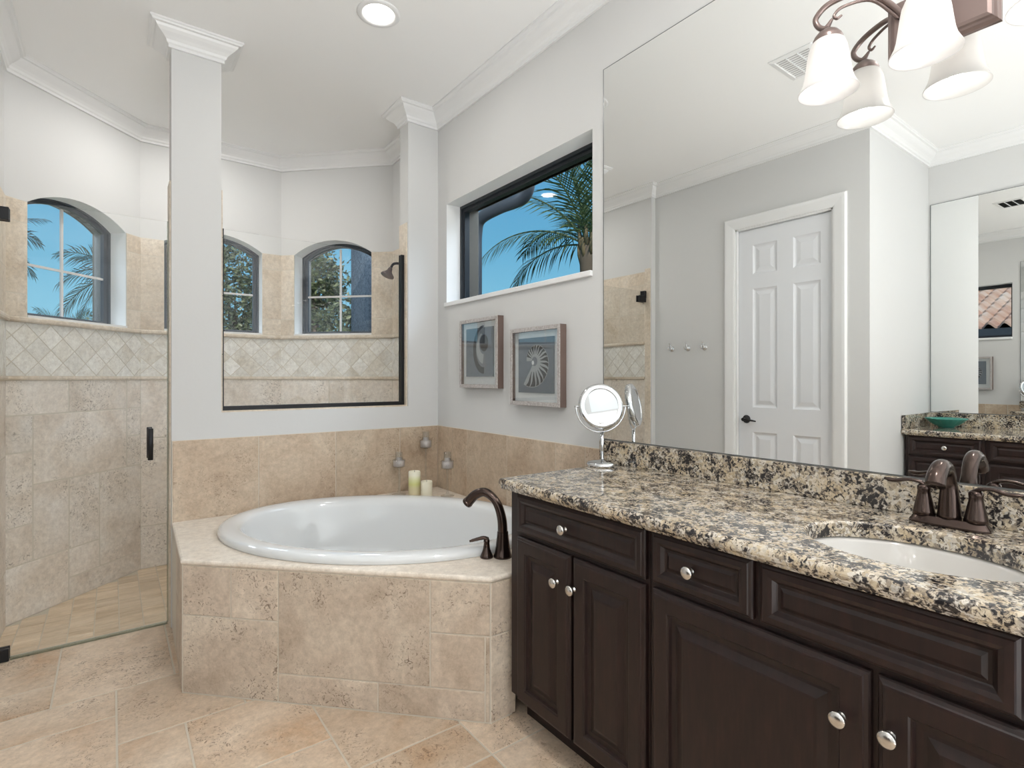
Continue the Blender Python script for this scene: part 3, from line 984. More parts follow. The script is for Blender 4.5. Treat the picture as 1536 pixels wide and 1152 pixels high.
# ------------------------------------------------------------------ candles and glass holders on the deck corner
def candle(x, y, rad, hgt, m_, label):
    t = thing('pillar_candle', (x, y, ZD), label, 'candle', 'pillar candles on the tub deck')
    mb = MB(); mb.lathe([(rad * .97, 0), (rad, .004), (rad, hgt - .006), (rad * .93, hgt), (rad * .80, hgt - .004), (rad * .2, hgt - .010), (.002, hgt - .010)], (x, y, ZD), (0, 0, 1), 28)
    mb.build('wax', m_, t)
    mb = MB(); mb.tube([(x, y, ZD + hgt - .011), (x + .001, y, ZD + hgt + .004)], .0014, 6)
    mb.build('wick', WICK_DUCT, t)
wb = bsdf(WAXG)
tcn = nd(WAXG, 'ShaderNodeTexCoord'); sz = nd(WAXG, 'ShaderNodeSeparateXYZ'); lk(WAXG, tcn.outputs['Generated'], sz.inputs[0])
rr_ = ramp(WAXG, sz.outputs[2], [(0, s2l(226, 212, 178)), (.34, s2l(216, 206, 166)), (.5, s2l(214, 214, 140)), (.68, s2l(226, 226, 176)), (.85, s2l(240, 236, 214))])
lk(WAXG, rr_.outputs[0], wb.inputs['Base Color'])
candle(1.468, 2.962, .036, .150, WAXG, 'taller pillar candle with a pale green band on the tub deck')
candle(1.512, 2.889, .034, .097, WAX, 'shorter plain ivory pillar candle on the tub deck')
VOT = mat('votive_wax', s2l(170, 160, 154), .5)
def holder(x, y, zb, zt, label):
    t = thing('candle_holder', (x, y, ZD), label, 'candle holder', 'tall glass candle holders on the tub deck')
    mb = MB()
    mb.lathe([(.002, .001), (.042, .001), (.042, .003), (.030, .007), (.010, .012), (.006, .03), (.0055, zb - ZD - .03), (.0075, zb - ZD - .015), (.012, zb - ZD)], (x, y, ZD), (0, 0, 1), 22, 0, True, True)
    mb.build('stem', GLASS_P, t)
    mb = MB(); h_ = zt - zb
    mb.lathe([(.004, 0), (.030, .001), (.037, .004), (.038, .012), (.039, h_ * .6), (.037, h_ * .6 + .002), (.028, h_ * .6 + .004), (.023, h_ * .7), (.021, h_ * 1.25), (.0195, h_ * 1.25), (.021, h_ * .7), (.025, h_ * .62)], (x, y, zb), (0, 0, 1), 24, 0, True, False)
    mb.build('cup', GLASS_P, t)
    mb = MB(); mb.lathe([(.026, .004), (.0335, .007), (.0345, .012), (.0345, h_ * .56), (.018, h_ * .56), (.017, h_ * .80), (.004, h_ * .80)], (x, y, zb), (0, 0, 1), 20)
    mb.build('votive', VOT, t)
holder(1.405, 3.045, .695, .770, 'leftmost of three tall glass candle holders, beside the banded candle')
holder(1.600, 3.068, .795, .878, 'tallest of three glass candle holders, in the tile corner')
holder(1.628, 2.842, .690, .773, 'rightmost of three tall glass candle holders, nearest the vanity')

# ------------------------------------------------------------------ vanities
def panel(mb, fmap, u0, u1, z0, z1, prof):
    L = [[fmap(u0 + i, z0 + i, d), fmap(u1 - i, z0 + i, d), fmap(u1 - i, z1 - i, d), fmap(u0 + i, z1 - i, d)] for i, d in prof]
    mb.loops(L, True, True, True, 0, False)
DOORPROF = [(0, 0), (0, .010), (.003, .014), (.009, .017), (.011, .020), (.016, .021), (.050, .021), (.053, .018), (.056, .018), (.059, .010), (.070, .009), (.076, .010), (.094, .018), (.100, .019)]
DRPROF = [(0, 0), (0, .010), (.003, .014), (.008, .017), (.010, .020), (.022, .021), (.030, .018), (.036, .010), (.0385, .008), (.044, .008), (.052, .012), (.054, .012)]
def knob(fmap, u, z, parent, depth=.021):
    mb = MB()
    o_ = Vector(fmap(u, z, depth - .001)); ax = (Vector(fmap(u, z, depth + 1)) - Vector(fmap(u, z, depth))).normalized()
    mb.lathe([(.0095, 0), (.0085, .003), (.0055, .007), (.0055, .013), (.010, .016), (.0155, .019), (.0165, .022), (.0145, .0255), (.008, .028), (.001, .0285)], o_, ax, 22)
    return mb.build('knob', NICKEL, parent)
def cabinet(name, fmap, u0, u1, label, drawers, doors, group, side=True, carcass=.836, depth_back=None):
    c_ = fmap((u0 + u1) / 2, 0, -.25)
    t = thing(name, c_, label, 'cabinet', group)
    mb = MB()
    def bx(ua, ub, za, zb_, da, db):
        p, q = Vector(fmap(ua, za, da)), Vector(fmap(ub, zb_, db))
        mb.box(p.x, q.x, p.y, q.y, za, zb_)
    # face frame, toe kick and carcass
    bx(u0, u1, .105, .836, -.02, 0.0)
    bx(u0 + .002, u1 - .002, .105, carcass, depth_back, -.02)
    if carcass < .8:
        for ua in (u0 + .002, u1 - .018): bx(ua, ua + .016, .105, .836, depth_back, -.02)
    bx(u0 + .002, u1 - .002, 0.0, .105, depth_back, -.07)
    mb.build('body', WOOD, t, 0.0015)
    def bow(ua, ub, za, zb_, kn, nm, prof):
        mb = MB(); panel(mb, fmap, ua, ub, za, zb_, prof)
        o_ = mb.build(nm, WOOD, t)
        if kn: knob(fmap, kn[0], kn[1], o_)
        return o_
    for (ua, ub, za, zb_, kn) in drawers: bow(ua, ub, za, zb_, kn, 'drawer', DRPROF)
    for (ua, ub, za, zb_, kn) in doors: bow(ua, ub, za, zb_, kn, 'door', DOORPROF)
    return t
XV = 1.16        # face frame of the right vanity
fm = lambda u, z, d: (XV - d, u, z)
G = 'espresso base cabinets of the near vanity'
db = -(XR - .004 - XV)
YV0 = 1.562
cabinet('base_cabinet', fm, .936, YV0, 'dark espresso base cabinet beside the tub with one drawer over two narrow doors',
        [(.944, 1.512, .698, .834, (1.252, .766))], [(1.236, 1.512, .108, .684, (1.29, .590)), (.944, 1.224, .108, .684, (1.212, .590))], G, depth_back=db)
cabinet('base_cabinet', fm, -.105, .934, 'wide dark espresso cabinet under the sink with three drawer fronts over two doors',
        [(.642, .920, .700, .834, (.795, .766)), (.197, .626, .700, .834, None), (-.092, .185, .700, .834, (.05, .766))],
        [(.410, .920, .108, .686, (.457, .582)), (-.092, .398, .108, .686, (.374, .588))], G, carcass=.66, depth_back=db)
cabinet('base_cabinet', fm, -.75, -.107, 'dark espresso cabinet at the near end past the sink cabinet',
        [(-.74, -.118, .700, .834, (-.43, .766))], [(-.42, -.118, .108, .686, (-.39, .588)), (-.74, -.43, .108, .686, (-.46, .588))], G, depth_back=db)

def counter_top(name, x0, x1, ya, yb, zt, front, hole, label, ends):
    """slab with ogee edge on its free sides; front=-1: the front faces -x, +1: +x"""
    t = thing(name, ((x0 + x1) / 2, (ya + yb) / 2, zt - .04), label, 'countertop')
    fx = -1 if front < 0 else 1
    def lp(o, z):
        xa = x0 + (o if fx < 0 else 0); xb = x1 - (o if fx > 0 else 0)
        a_ = ya + (o if ends[0] else 0); b_ = yb - (o if ends[1] else 0)
        return [(xa, a_), (xb, a_), (xb, b_), (xa, b_)], z
    prof = [(.016, zt), (.010, zt - .001), (.004, zt - .005), (.001, zt - .011), (0, zt - .018), (.002, zt - .025), (.008, zt - .030), (.010, zt - .033), (.014, zt - .038), (.022, zt - .040)]
    mb = MB()
    if hole:
        hx, hy, ha, hb_ = hole
        base = lp(.016, zt)[0]
        ts = [2 * PI * i / 80 for i in range(80)] + [math.atan2((p[1] - hy) / hb_, (p[0] - hx) / ha) % (2 * PI) for p in base]
        ts = sorted(set(round(v, 7) for v in ts))
        def hit(tt, poly):
            d = Vector((ha * math.cos(tt), hb_ * math.sin(tt)))
            (xa, a_), (xb, _), (_, b_), _ = poly
            k = min(((xb - hx) / d.x if d.x > 1e-9 else 1e9), ((xa - hx) / d.x if d.x < -1e-9 else 1e9), ((b_ - hy) / d.y if d.y > 1e-9 else 1e9), ((a_ - hy) / d.y if d.y < -1e-9 else 1e9))
            return (hx + d.x * k, hy + d.y * k)
        inner = [(hx + ha * math.cos(v), hy + hb_ * math.sin(v)) for v in ts]
        inn2 = [(hx + (ha + .005) * math.cos(v), hy + (hb_ + .005) * math.sin(v)) for v in ts]
        L = [[(x, y, zt - .038) for x, y in inner], [(x, y, zt - .005) for x, y in inner], [(x, y, zt) for x, y in inn2]]
        for o, z in prof:
            pl = lp(o, z)[0]
            L.append([(*hit(v, pl), z) for v in ts])
        L.append([(x, y, zt - .040) for x, y in inn2]); L.append([(x, y, zt - .038) for x, y in inner])
        mb.loops(L, True, False, False, 0, False)
    else:
        L = [[(x, y, z) for x, y in lp(o, z)[0]] for o, z in prof]
        mb.loops(L, True, True, True, 0, False)
    mb.build('slab', GRANITE, t)
    return t
ZK = .877
SX, SY = 1.392, .412
ct = counter_top('granite_countertop', 1.118, XR - .004, -.76, 1.602, ZK, -1, (SX, SY, .168, .215), 'long speckled beige granite countertop of the near vanity with an oval sink cutout', (False, True))
mb = MB(); mb.box(XR - .024, XR - .004, -.76, 1.655, ZK + .0005, .971)
mb.build('backsplash', GRANITE, ct, .002)
t = thing('undermount_sink', (SX, SY, .74), 'off-white oval undermount sink below the granite cutout', 'sink')
mb = MB()
def el2(a, b, z): return [(SX + a * math.cos(2 * PI * i / 64), SY + b * math.sin(2 * PI * i / 64), z) for i in range(64)]
mb.loops([el2(.185, .232, .8365), el2(.172, .219, .8362), el2(.168, .214, .826), el2(.160, .205, .79), el2(.138, .180, .745), el2(.10, .14, .718), el2(.05, .07, .708), el2(.02, .02, .706)], True, False, True, 0, True)
mb.build('bowl', SINKP, t)
mb = MB(); mb.lathe([(.026, 0), (.026, .003), (.018, .004), (.006, .002)], (SX, SY, .706), (0, 0, 1), 20)
mb.build('drain', BRONZE, t)

# faucet of the near vanity
def sink_faucet(x, y, z, sgn, label):
    t = thing('sink_faucet', (x, y, z), label, 'faucet', 'bronze two-handle sink faucets')
    mb = MB()
    def oval(a, b, zz, n=40):
        return [(x + b * math.sin(2 * PI * i / n) * (abs(math.sin(2 * PI * i / n)) ** -.35 if abs(math.sin(2 * PI * i / n)) > 1e-6 else 0),
                 y + a * math.cos(2 * PI * i / n) * (abs(math.cos(2 * PI * i / n)) ** -.45 if abs(math.cos(2 * PI * i / n)) > 1e-6 else 0), zz) for i in range(n)]
    mb.loops([oval(.081, .029, z + .0005), oval(.081, .029, z + .006), oval(.077, .026, z + .012), oval(.072, .022, z + .021), oval(.069, .020, z + .022)], True, True, True, 0, False)
    mb.build('base_plate', BRONZE, t, .0015)
    b = Vector((x, y, z + .02)); f_ = Vector((sgn, 0, 0))
    pth = bez([b, b + Vector((0, 0, .05)), b + f_ * .004 + Vector((0, 0, .088)), b + f_ * .026 + Vector((0, 0, .122)), b + f_ * .062 + Vector((0, 0, .131)), b + f_ * .092 + Vector((0, 0, .114)), b + f_ * .106 + Vector((0, 0, .092))], 7)
    n = len(pth)
    rad = [lerp(.0245, .0165, min(i / 14, 1)) if i <= 14 else lerp(.0165, .0205, (i - 14) / (n - 15)) for i in range(n)]
    mb = MB(); mb.tube(pth, rad, 20, True)
    mb.build('spout', BRONZE, t)
    for s_ in (1, -1):
        hb = Vector((x, y + s_ * .051, z + .02))
        mb = MB(); mb.lathe([(.0245, 0), (.0225, .010), (.0185, .030), (.0145, .050), (.0135, .060), (.0145, .063), (.0145, .070), (.010, .075)], hb, (0, 0, 1), 24)
        h_ = mb.build('handle', BRONZE, t)
        mb = MB(); l_ = Vector((0, s_, 0)); fw = f_ * .1
        mb.tube(bez([hb + Vector((0, 0, .068)) - l_ * .010, hb + l_ * .008 + Vector((0, 0, .080)), hb + l_ * .032 + Vector((0, 0, .083)) + f_ * .003, hb + l_ * .060 + Vector((0, 0, .077)) + f_ * .006, hb + l_ * .084 + Vector((0, 0, .079)) + f_ * .008], 5),
                [.0085] * 4 + [.008] * 4 + [.0075] * 4 + [.0085] * 4 + [.0088] * 3 + [.006] * 2, 12, True, 0, .62)
        mb.build('lever', BRONZE, h_)
    return t
sink_faucet(1.645, .417, ZK, -1, 'bronze two-handle faucet behind the oval sink of the near vanity')

# opposite vanity in the recess (seen in the big mirror)
XO = -1.095
fo = lambda u, z, d: (XO + d, u, z)
dbo = -(XO - XN - .004)
G2 = 'espresso base cabinets of the far vanity'
YO1 = YN - .02
cabinet('base_cabinet', fo, .966, YO1, 'dark espresso drawer cabinet of the far vanity below the teal bowl',
        [(.984, YO1 - .018, .700, .834, (1.17, .766)), (.984, YO1 - .018, .47, .690, (1.17, .58)), (.984, YO1 - .018, .108, .46, (1.17, .30))], [], G2, depth_back=dbo)
cabinet('base_cabinet', fo, -.30, .964, 'dark espresso sink cabinet of the far vanity beside the drawer cabinet',
        [(.33, .946, .700, .834, None), (-.28, .32, .700, .834, None)], [(.33, .946, .108, .686, (.37, .588)), (-.28, .32, .108, .686, (.28, .588))], G2, depth_back=dbo)
co = counter_top('granite_countertop', XN + .004, -1.055, -.9, YN - .004, ZK, 1, None, 'speckled granite countertop of the far vanity carrying the teal bowl', (False, False))
mb = MB(); mb.box(XN + .004, XN + .024, -.9, YN - .004, ZK + .0005, .975); mb.box(XN + .024, -1.065, YN - .024, YN - .004, ZK + .0005, .975)
mb.build('backsplash', GRANITE, co, .002)
t = thing('ribbed_bowl', (-1.46, 1.262, ZK), 'shallow flared teal green bowl on the far vanity', 'bowl')
mb = MB()
n = 48
def flute(r, z): return [(-1.46 + r * .91 * (1 + .02 * math.cos(24 * 2 * PI * i / 96)) * math.cos(2 * PI * i / 96), 1.262 + r * .91 * (1 + .02 * math.cos(24 * 2 * PI * i / 96)) * math.sin(2 * PI * i / 96), z) for i in range(96)]
mb.loops([flute(r, ZK + z) for r, z in ((.05, .001), (.052, .008), (.075, .018), (.105, .038), (.128, .060), (.137, .066), (.135, .069), (.124, .062), (.10, .042), (.07, .024), (.03, .017))], True, True, True, 0, True)
mb.build('bowl', TEAL, t)

# ------------------------------------------------------------------ mirrors
XM = 1.725
t = thing('wall_mirror', (XM, .45, .975), 'huge frameless wall mirror standing on the granite backsplash of the near vanity', 'mirror')
mb = MB()
mb.add([(XM, 1.646, .9755), (XM, -.76, .9755), (XM, -.76, 2.587), (XM, 1.646, 2.587)], [(0, 1, 2, 3)])
mb.build('silvered_glass', MIRROR, t)
mb = MB(); mb.box(XM + .0004, XR - .0004, -.763, 1.6505, .9725, 2.5905)
mb.build('backing', MIRROR_EDGE, t)
t = thing('wall_mirror', (XN + .005, .3, .98), 'large frameless wall mirror above the far vanity, seen as a reflection', 'mirror')
FY0, FY1, FT = -.9, YN - .018, math.tan(R(1.42))       # it stands a little out of parallel with the other one
def fx_(y): return XN + .006 + (FY1 - y) * FT
mb = MB()
mb.add([(fx_(y), y, z) for y, z in ((FY1, .9805), (FY0, .9805), (FY0, 2.575), (FY1, 2.575))], [(0, 1, 2, 3)])
mb.build('silvered_glass', MIRROR, t)
mb = MB()
mb.prism([(XN + .0004, FY1 + .006, .9765), (fx_(FY1) - .0006, FY1 + .006, .9765), (fx_(FY0) - .0006, FY0 - .003, .9765), (XN + .0004, FY0 - .003, .9765)], (0, 0, 1.602))
mb.build('backing', MIRROR_EDGE, t)

# ------------------------------------------------------------------ vanity light
t = thing('vanity_light', (XM, .453, 2.18), 'bronze wall light with three opal bell shades mounted on the big mirror', 'wall light')
mb = MB()
pz0, pz1, py0, py1 = 2.104, 2.262, .335, .571
def plr(o, d): return [(XM - d, py0 + o, pz0 + o), (XM - d, py1 - o, pz0 + o), (XM - d, py1 - o, pz1 - o), (XM - d, py0 + o, pz1 - o)]
mb.loops([plr(0, 0.0005), plr(0, .006), plr(.004, .010), plr(.006, .016), plr(.011, .019), plr(.014, .025), plr(.022, .027)], True, True, True, 0, False)
mb.build('backplate', BRONZE_L, t)
mb = MB()
mb.lathe([(.012, 0), (.012, .006), (.009, .012), (.004, .015)], (XM - .026, .453 - .055, 2.222), (-1, 0, 0), 18)
mb.build('finial', BRONZE_L, t)
SHX = 1.600
for k, (sy_, dy) in enumerate(((.676, 1), (.453, 0), (.230, -1))):
    zb = 2.035
    st = Vector((XM - .022, .453 + dy * .075, 2.205))
    top = Vector((SHX, sy_, zb + .178))
    if dy:
        pts = [st, st + Vector((-.03, dy * .03, .045)), Vector((SHX + .03, sy_ - dy * .07, 2.287)), Vector((SHX + .004, sy_ - dy * .005, 2.283)), Vector((SHX - .002, sy_ + dy * .030, 2.258)), Vector((SHX, sy_ + dy * .026, 2.232)), top + Vector((0, dy * .006, .004)), top + Vector((0, -dy * .012, .022))]
        pt2 = [st + Vector((-.01, dy * .01, .0)), Vector((SHX + .05, sy_ - dy * .09, 2.262)), Vector((SHX + .015, sy_ - dy * .035, 2.262)), Vector((SHX + .006, sy_ - dy * .014, 2.246)), Vector((SHX + .006, sy_ - dy * .020, 2.233)), Vector((SHX + .010, sy_ - dy * .032, 2.238))]
    else:
        pts = [st, st + Vector((-.03, 0, .045)), Vector((SHX + .03, sy_, 2.292)), Vector((SHX - .004, sy_, 2.283)), Vector((SHX - .030, sy_, 2.258)), Vector((SHX - .026, sy_, 2.232)), top + Vector((-.006, 0, .004)), top + Vector((.012, 0, .022))]
        pt2 = [st + Vector((-.01, 0, 0)), Vector((SHX + .06, sy_, 2.262)), Vector((SHX + .030, sy_, 2.262)), Vector((SHX + .014, sy_, 2.246)), Vector((SHX + .020, sy_, 2.233)), Vector((SHX + .032, sy_, 2.238))]
    mb = MB(); q = bez(pts, 7); mb.tube(q, [lerp(.0085, .0070, i / len(q)) if i < len(q) - 6 else lerp(.0070, .0025, (i - len(q) + 6) / 6) for i in range(len(q))], 10)
    q = bez(pt2, 6); mb.tube(q, [.0042] * (len(q) - 6) + [.0042, .004, .0036, .0032, .003, .0025], 8)
    mb.build('arm', BRONZE_L, t)
    mb = MB(); mb.lathe([(.036, -.042), (.0375, -.030), (.034, -.022), (.026, -.012), (.014, -.004), (.009, .0)], top, (0, 0, 1), 24, 0, False, True)
    mb.build('socket_cap', BRONZE_L, t)
    mb = MB()
    prof = [(.018, .150), (.030, .147), (.040, .138), (.047, .120), (.051, .095), (.054, .070), (.0575, .045), (.0625, .025), (.0695, .010), (.0735, .002), (.0735, .0), (.0715, .001), (.067, .010), (.060, .025), (.055, .045), (.0515, .070), (.0485, .095), (.0445, .119), (.038, .135), (.028, .144), (.018, .147)]
    mb.lathe([(r * 1.02, z) for r, z in prof], (SHX, sy_, zb), (0, 0, 1), 36, 0, False, False)
    mb.build('glass_shade', OPAL, t)
    mb = MB(); mb.lathe([(.013, .055), (.016, .045), (.026, .032), (.031, .014), (.029, -.004), (.020, -.018), (.006, -.025), (.001, -.0255)], (SHX, sy_, zb + .060), (0, 0, 1), 24)
    mb.build('bulb', BULB, t)
    lo = light('bulb_light', 'POINT', (SHX, sy_, zb + .018), 0.11, (1, .975, .94), shadow_soft_size=.02)
    lo.parent = t; lo.matrix_parent_inverse = world_of(t).inverted()

# ------------------------------------------------------------------ magnifying mirror
mc = Vector((1.622, 1.565, 1.123))
t = thing('magnifying_mirror', (1.629, 1.563, ZK), 'round chrome magnifying mirror on a stem at the left end of the near countertop', 'mirror')
mb = MB(); mb.lathe([(.064, .0005), (.066, .004), (.066, .010), (.060, .017), (.045, .021), (.012, .024), (.008, .027)], (1.629, 1.563, ZK), (0, 0, 1), 40)
mb.build('base', CHROME, t)
nrm = Vector((-.46, -.86, .20)).normalized(); axh = Vector((-nrm.y, nrm.x, 0)).normalized() * -1
mb = MB(); mb.tube([(1.629, 1.563, ZK + .02), (1.627, 1.563, 1.018)], .0075, 16); mb.build('stem', CHROME, t)
mb = MB()
path = [mc + axh * (.106 * math.cos(a)) + Vector((0, 0, .106 * math.sin(a))) for a in [PI + PI * i / 28 for i in range(29)]]
mb.tube(path, .0034, 10)
for s_ in (1, -1): mb.tube([mc + axh * (s_ * .090), mc + axh * (s_ * .112)], .0038, 10)
mb.build('yoke', CHROME, t)
mb = MB(); mb.lathe([(.070, .0105), (.072, .013), (.086, .0125), (.0935, .007), (.0950, 0), (.0935, -.010), (.088, -.014), (.03, -.017), (.002, -.017)], mc, nrm, 48, 0, False, True)
hd = mb.build('ring', CHROME, t)
mb = MB(); mb.lathe([(.0705 * k / 12 + .0003, .0070 + .0038 * (k / 12) ** 2) for k in range(12, -1, -1)], mc, nrm, 64, 0, False, True)   # concave dish
mb.build('mirror_glass', MAGGLASS, hd)

# ------------------------------------------------------------------ framed shell prints on the right wall
def picture(yc, zc, w, h, label, kind):
    t = thing('framed_print', (XR, yc, zc), label, 'picture', 'framed shell prints')
    dep = .042
    mb = MB()
    def rr(o, x): return [(XR - x, yc - w / 2 + o, zc - h / 2 + o), (XR - x, yc + w / 2 - o, zc - h / 2 + o), (XR - x, yc + w / 2 - o, zc + h / 2 - o), (XR - x, yc - w / 2 + o, zc + h / 2 - o)]
    mb.loops([rr(0, .001), rr(0, dep - .002)], True, False, False, 1, False)
    mb.loops([rr(0, dep - .002), rr(.002, dep), rr(.020, dep), rr(.021, dep - .002)], True, False, False, 0, False)
    mb.loops([rr(.021, dep - .002), rr(.021, .008), rr(0, .001)], True, False, False, 1, False)
    mb.build('frame', [WEATH, FRAME_SIDE], t)
    mb = MB(); mb.box(XR - .022, XR - .016, yc - w / 2 + .02, yc + w / 2 - .02, zc - h / 2 + .02, zc + h / 2 - .02)
    mb.build('mat_board', MATBOARD, t)
    pw, ph = w * .70, h * .70
    pz = zc + h * .015
    mb = MB(); mb.box(XR - .030, XR - .0225, yc - pw / 2, yc + pw / 2, pz - ph / 2, pz + ph / 2)
    pr = mb.build('print', PRINT, t)
    xs = XR - .0306
    def P(u, v, k=0): return (xs - k * .0004, yc - u * pw / 2, pz + v * ph / 2)     # u right, v up, as seen
    def poly(pts, m_, k, nm):
        mb = MB(); mb.prism([P(u, v, k) for u, v in pts], (-.0003, 0, 0)); return mb
    if kind == 'stripe':
        cx, cy = -.03, .16
        def rad(a): return .46 * math.exp(.165 * a)          # whorl radius against angle
        amax = R(306)
        a0 = R(180)
        def S(a, k=1.0): return (cx + rad(a) * k * math.cos(a0 - a), cy + rad(a) * k * math.sin(a0 - a) * .95)
        mb = MB()
        N = 90
        for i in range(N):
            a, b = amax * i / N, amax * (i + 1) / N
            mb.add([P(cx, cy, 0), P(*S(a), 0), P(*S(b), 0)], [(0, 1, 2)])
        mb.build('shell_image', INK_L, pr)
        mb = MB()
        for k in range(17):
            a = amax * (.12 + .86 * k / 16)
            wd = .10 + .05 * (k % 3 == 0)
            seg = []
            for s_ in range(9):
                f_ = .42 + .565 * s_ / 8
                aa = a - .42 * (1 - f_) ** 1.0 + .12 * math.sin(f_ * 5)
                seg.append((aa, f_, wd * (.25 + .75 * (f_ - .42) / .58)))
            for (a1, f1, w1), (a2, f2, w2) in zip(seg, seg[1:]):
                mb.add([P(*S(a1 - w1, f1), 1), P(*S(a1 + w1, f1), 1), P(*S(a2 + w2, f2), 1), P(*S(a2 - w2, f2), 1)], [(0, 1, 2, 3)])
        mb.build('shell_stripes', INK_D, pr)
        mb = MB()
        mb.add([P(cx + .16 * math.cos(v), cy - .02 + .17 * math.sin(v), 2) for v in [2 * PI * i / 24 for i in range(24)]], [list(range(24))])
        mb.build('shell_umbilicus', INK_M, pr)
        mb = MB()
        mb.add([P(cx - .09 + .07 * math.cos(v), cy - .07 + .08 * math.sin(v), 3) for v in [2 * PI * i / 18 for i in range(18)]], [list(range(18))])
        mb.build('shell_highlight', MATBOARD, pr)
    else:
        def cres(r1, r2, a1, a2, c1, c2, n=30):
            o = [(c1[0] + r1[0] * math.cos(a), c1[1] + r1[1] * math.sin(a)) for a in [lerp(a1, a2, i / n) for i in range(n + 1)]]
            i_ = [(c2[0] + r2[0] * math.cos(a), c2[1] + r2[1] * math.sin(a)) for a in [lerp(a1, a2, i / n) for i in range(n + 1)]]
            return o, i_
        def strip(o, i_, k):
            mb = MB()
            for q in range(len(o) - 1): mb.add([P(*o[q], k), P(*o[q + 1], k), P(*i_[q + 1], k), P(*i_[q], k)], [(0, 1, 2, 3)])
            return mb
        strip(*cres((.74, .98), (.34, .42), R(85), R(285), (.30, .10), (.36, .34)), 0).build('shell_image', INK_M, pr)
        strip(*cres((.74, .98), (.58, .80), R(95), R(275), (.30, .10), (.34, .18)), 1).build('shell_shadow', INK_D, pr)
        strip(*cres((.52, .64), (.36, .42), R(110), R(265), (.34, .16), (.38, .32)), 2).build('shell_highlight', INK_L, pr)
        mb = MB()
        mb.add([P(.38 + .30 * math.cos(v), .36 + .34 * math.sin(v), 2) for v in [2 * PI * i / 28 for i in range(28)]], [list(range(28))])
        mb.build('shell_core', INK_D, pr)
    mb = MB(); mb.loops([rr(.0205, dep - .006), rr(.0205, dep - .0035)], True, True, True, 0, False)
    mb.build('glazing', GLASS_P, t)
picture(2.603, 1.383, .402, .402, 'framed grey print of a pale curling shell, the one nearer the tub corner', 'curl')
picture(2.090, 1.298, .396, .396, 'framed grey print of a striped nautilus shell, the lower one nearer the mirror', 'stripe')

# ------------------------------------------------------------------ shower glass
t = thing('glass_panel', (.98, 3.205, OZ), 'fixed clear glass panel in black channels above the low wall behind the tub', 'glass panel')
mb = MB(); mb.box(.482, 1.492, 3.200, 3.210, OZ + .012, 2.03); mb.build('pane', GLASS_S, t)
mb = MB(); mb.box(.462, 1.508, 3.185, 3.200, OZ + .0085, OZ + .030); mb.box(.462, 1.508, 3.210, 3.225, OZ + .0085, OZ + .030); mb.build('bottom_channel', BLACK, t)
mb = MB(); mb.box(.4625, .474, 3.188, 3.200, OZ + .030, 2.03); mb.box(.4625, .474, 3.210, 3.222, OZ + .030, 2.03); mb.build('side_channel', BLACK, t)
mb = MB(); mb.box(1.486, 1.5085, 3.186, 3.200, OZ + .030, 2.03); mb.box(1.486, 1.5085, 3.210, 3.224, OZ + .030, 2.03); mb.build('side_channel', BLACK, t)
t = thing('shower_door', (-.06, 3.22, 0), 'frameless clear glass shower door with a black pull handle', 'shower door')
mb = MB(); mb.box(-.445, .226, 3.215, 3.225, .006, 2.03); mb.build('pane', GLASS_S, t)
mb = MB(); mb.box(-.36, .224, 3.2105, 3.2295, .0005, .010); mb.build('bottom_sweep', glass('sweep_vinyl', (.72, .76, .73)), t)
mb = MB(); mb.box(.222, .2295, 3.2125, 3.2275, .01, 2.03); mb.build('edge_seal', glass('seal_vinyl', (.80, .83, .80)), t)
mb = MB()
for s_ in (-1, 1):
    yy = 3.22 + s_ * .050
    mb.tube([(.151, yy, .838), (.151, yy, .992)], .0115, 14)
    for zz in (.846, .984): mb.tube([(.151, 3.22 + s_ * .0052, zz), (.151, yy, zz)], .008, 12)
mb.build('handle', BLACK, t)
for zz, h_ in ((1.930, .058), (.0005, .056)):
    mb = MB(); mb.box(-.453, -.362, 3.198, 3.2148, zz, zz + h_); mb.box(-.453, -.362, 3.2252, 3.242, zz, zz + h_)
    if zz > 1: mb.box(-.453, -.425, 3.195, 3.245, zz + h_ - .02, zz + h_ + .045)
    mb.build('hinge', BLACK, t, .003)
t = thing('wall_shower', (XR, 3.70, 2.085), 'dark metal shower head on a short bent arm by the right window', 'shower head')
mb = MB(); mb.lathe([(.026, 0), (.026, .004), (.016, .010), (.011, .012)], (XR - .0065, 3.70, 2.088), (-1, 0, 0), 20)
mb.tube(bez([(XR - .01, 3.70, 2.088), (1.69, 3.70, 2.088), (1.660, 3.70, 2.076), (1.642, 3.70, 2.046)], 6), .0095, 12); mb.build('arm', BRONZE, t)
hx_ = Vector((-.42, -.05, -.90)).normalized()
mb = MB(); mb.lathe([(.012, 0), (.016, .010), (.020, .030), (.034, .048), (.048, .062), (.050, .068), (.046, .070), (.002, .070)], (1.643, 3.70, 2.050), hx_, 26); mb.build('shower_head', BRONZE_L, t)
t = thing('shower_valve', (XR, 3.62, 1.15), 'round dark shower valve trim low on the right shower wall', 'shower valve')
mb = MB(); mb.lathe([(.075, 0), (.075, .004), (.06, .009), (.022, .012), (.020, .05), (.014, .055)], (XR - .0065, 3.62, 1.0), (-1, 0, 0), 30); mb.build('plate', BRONZE, t)

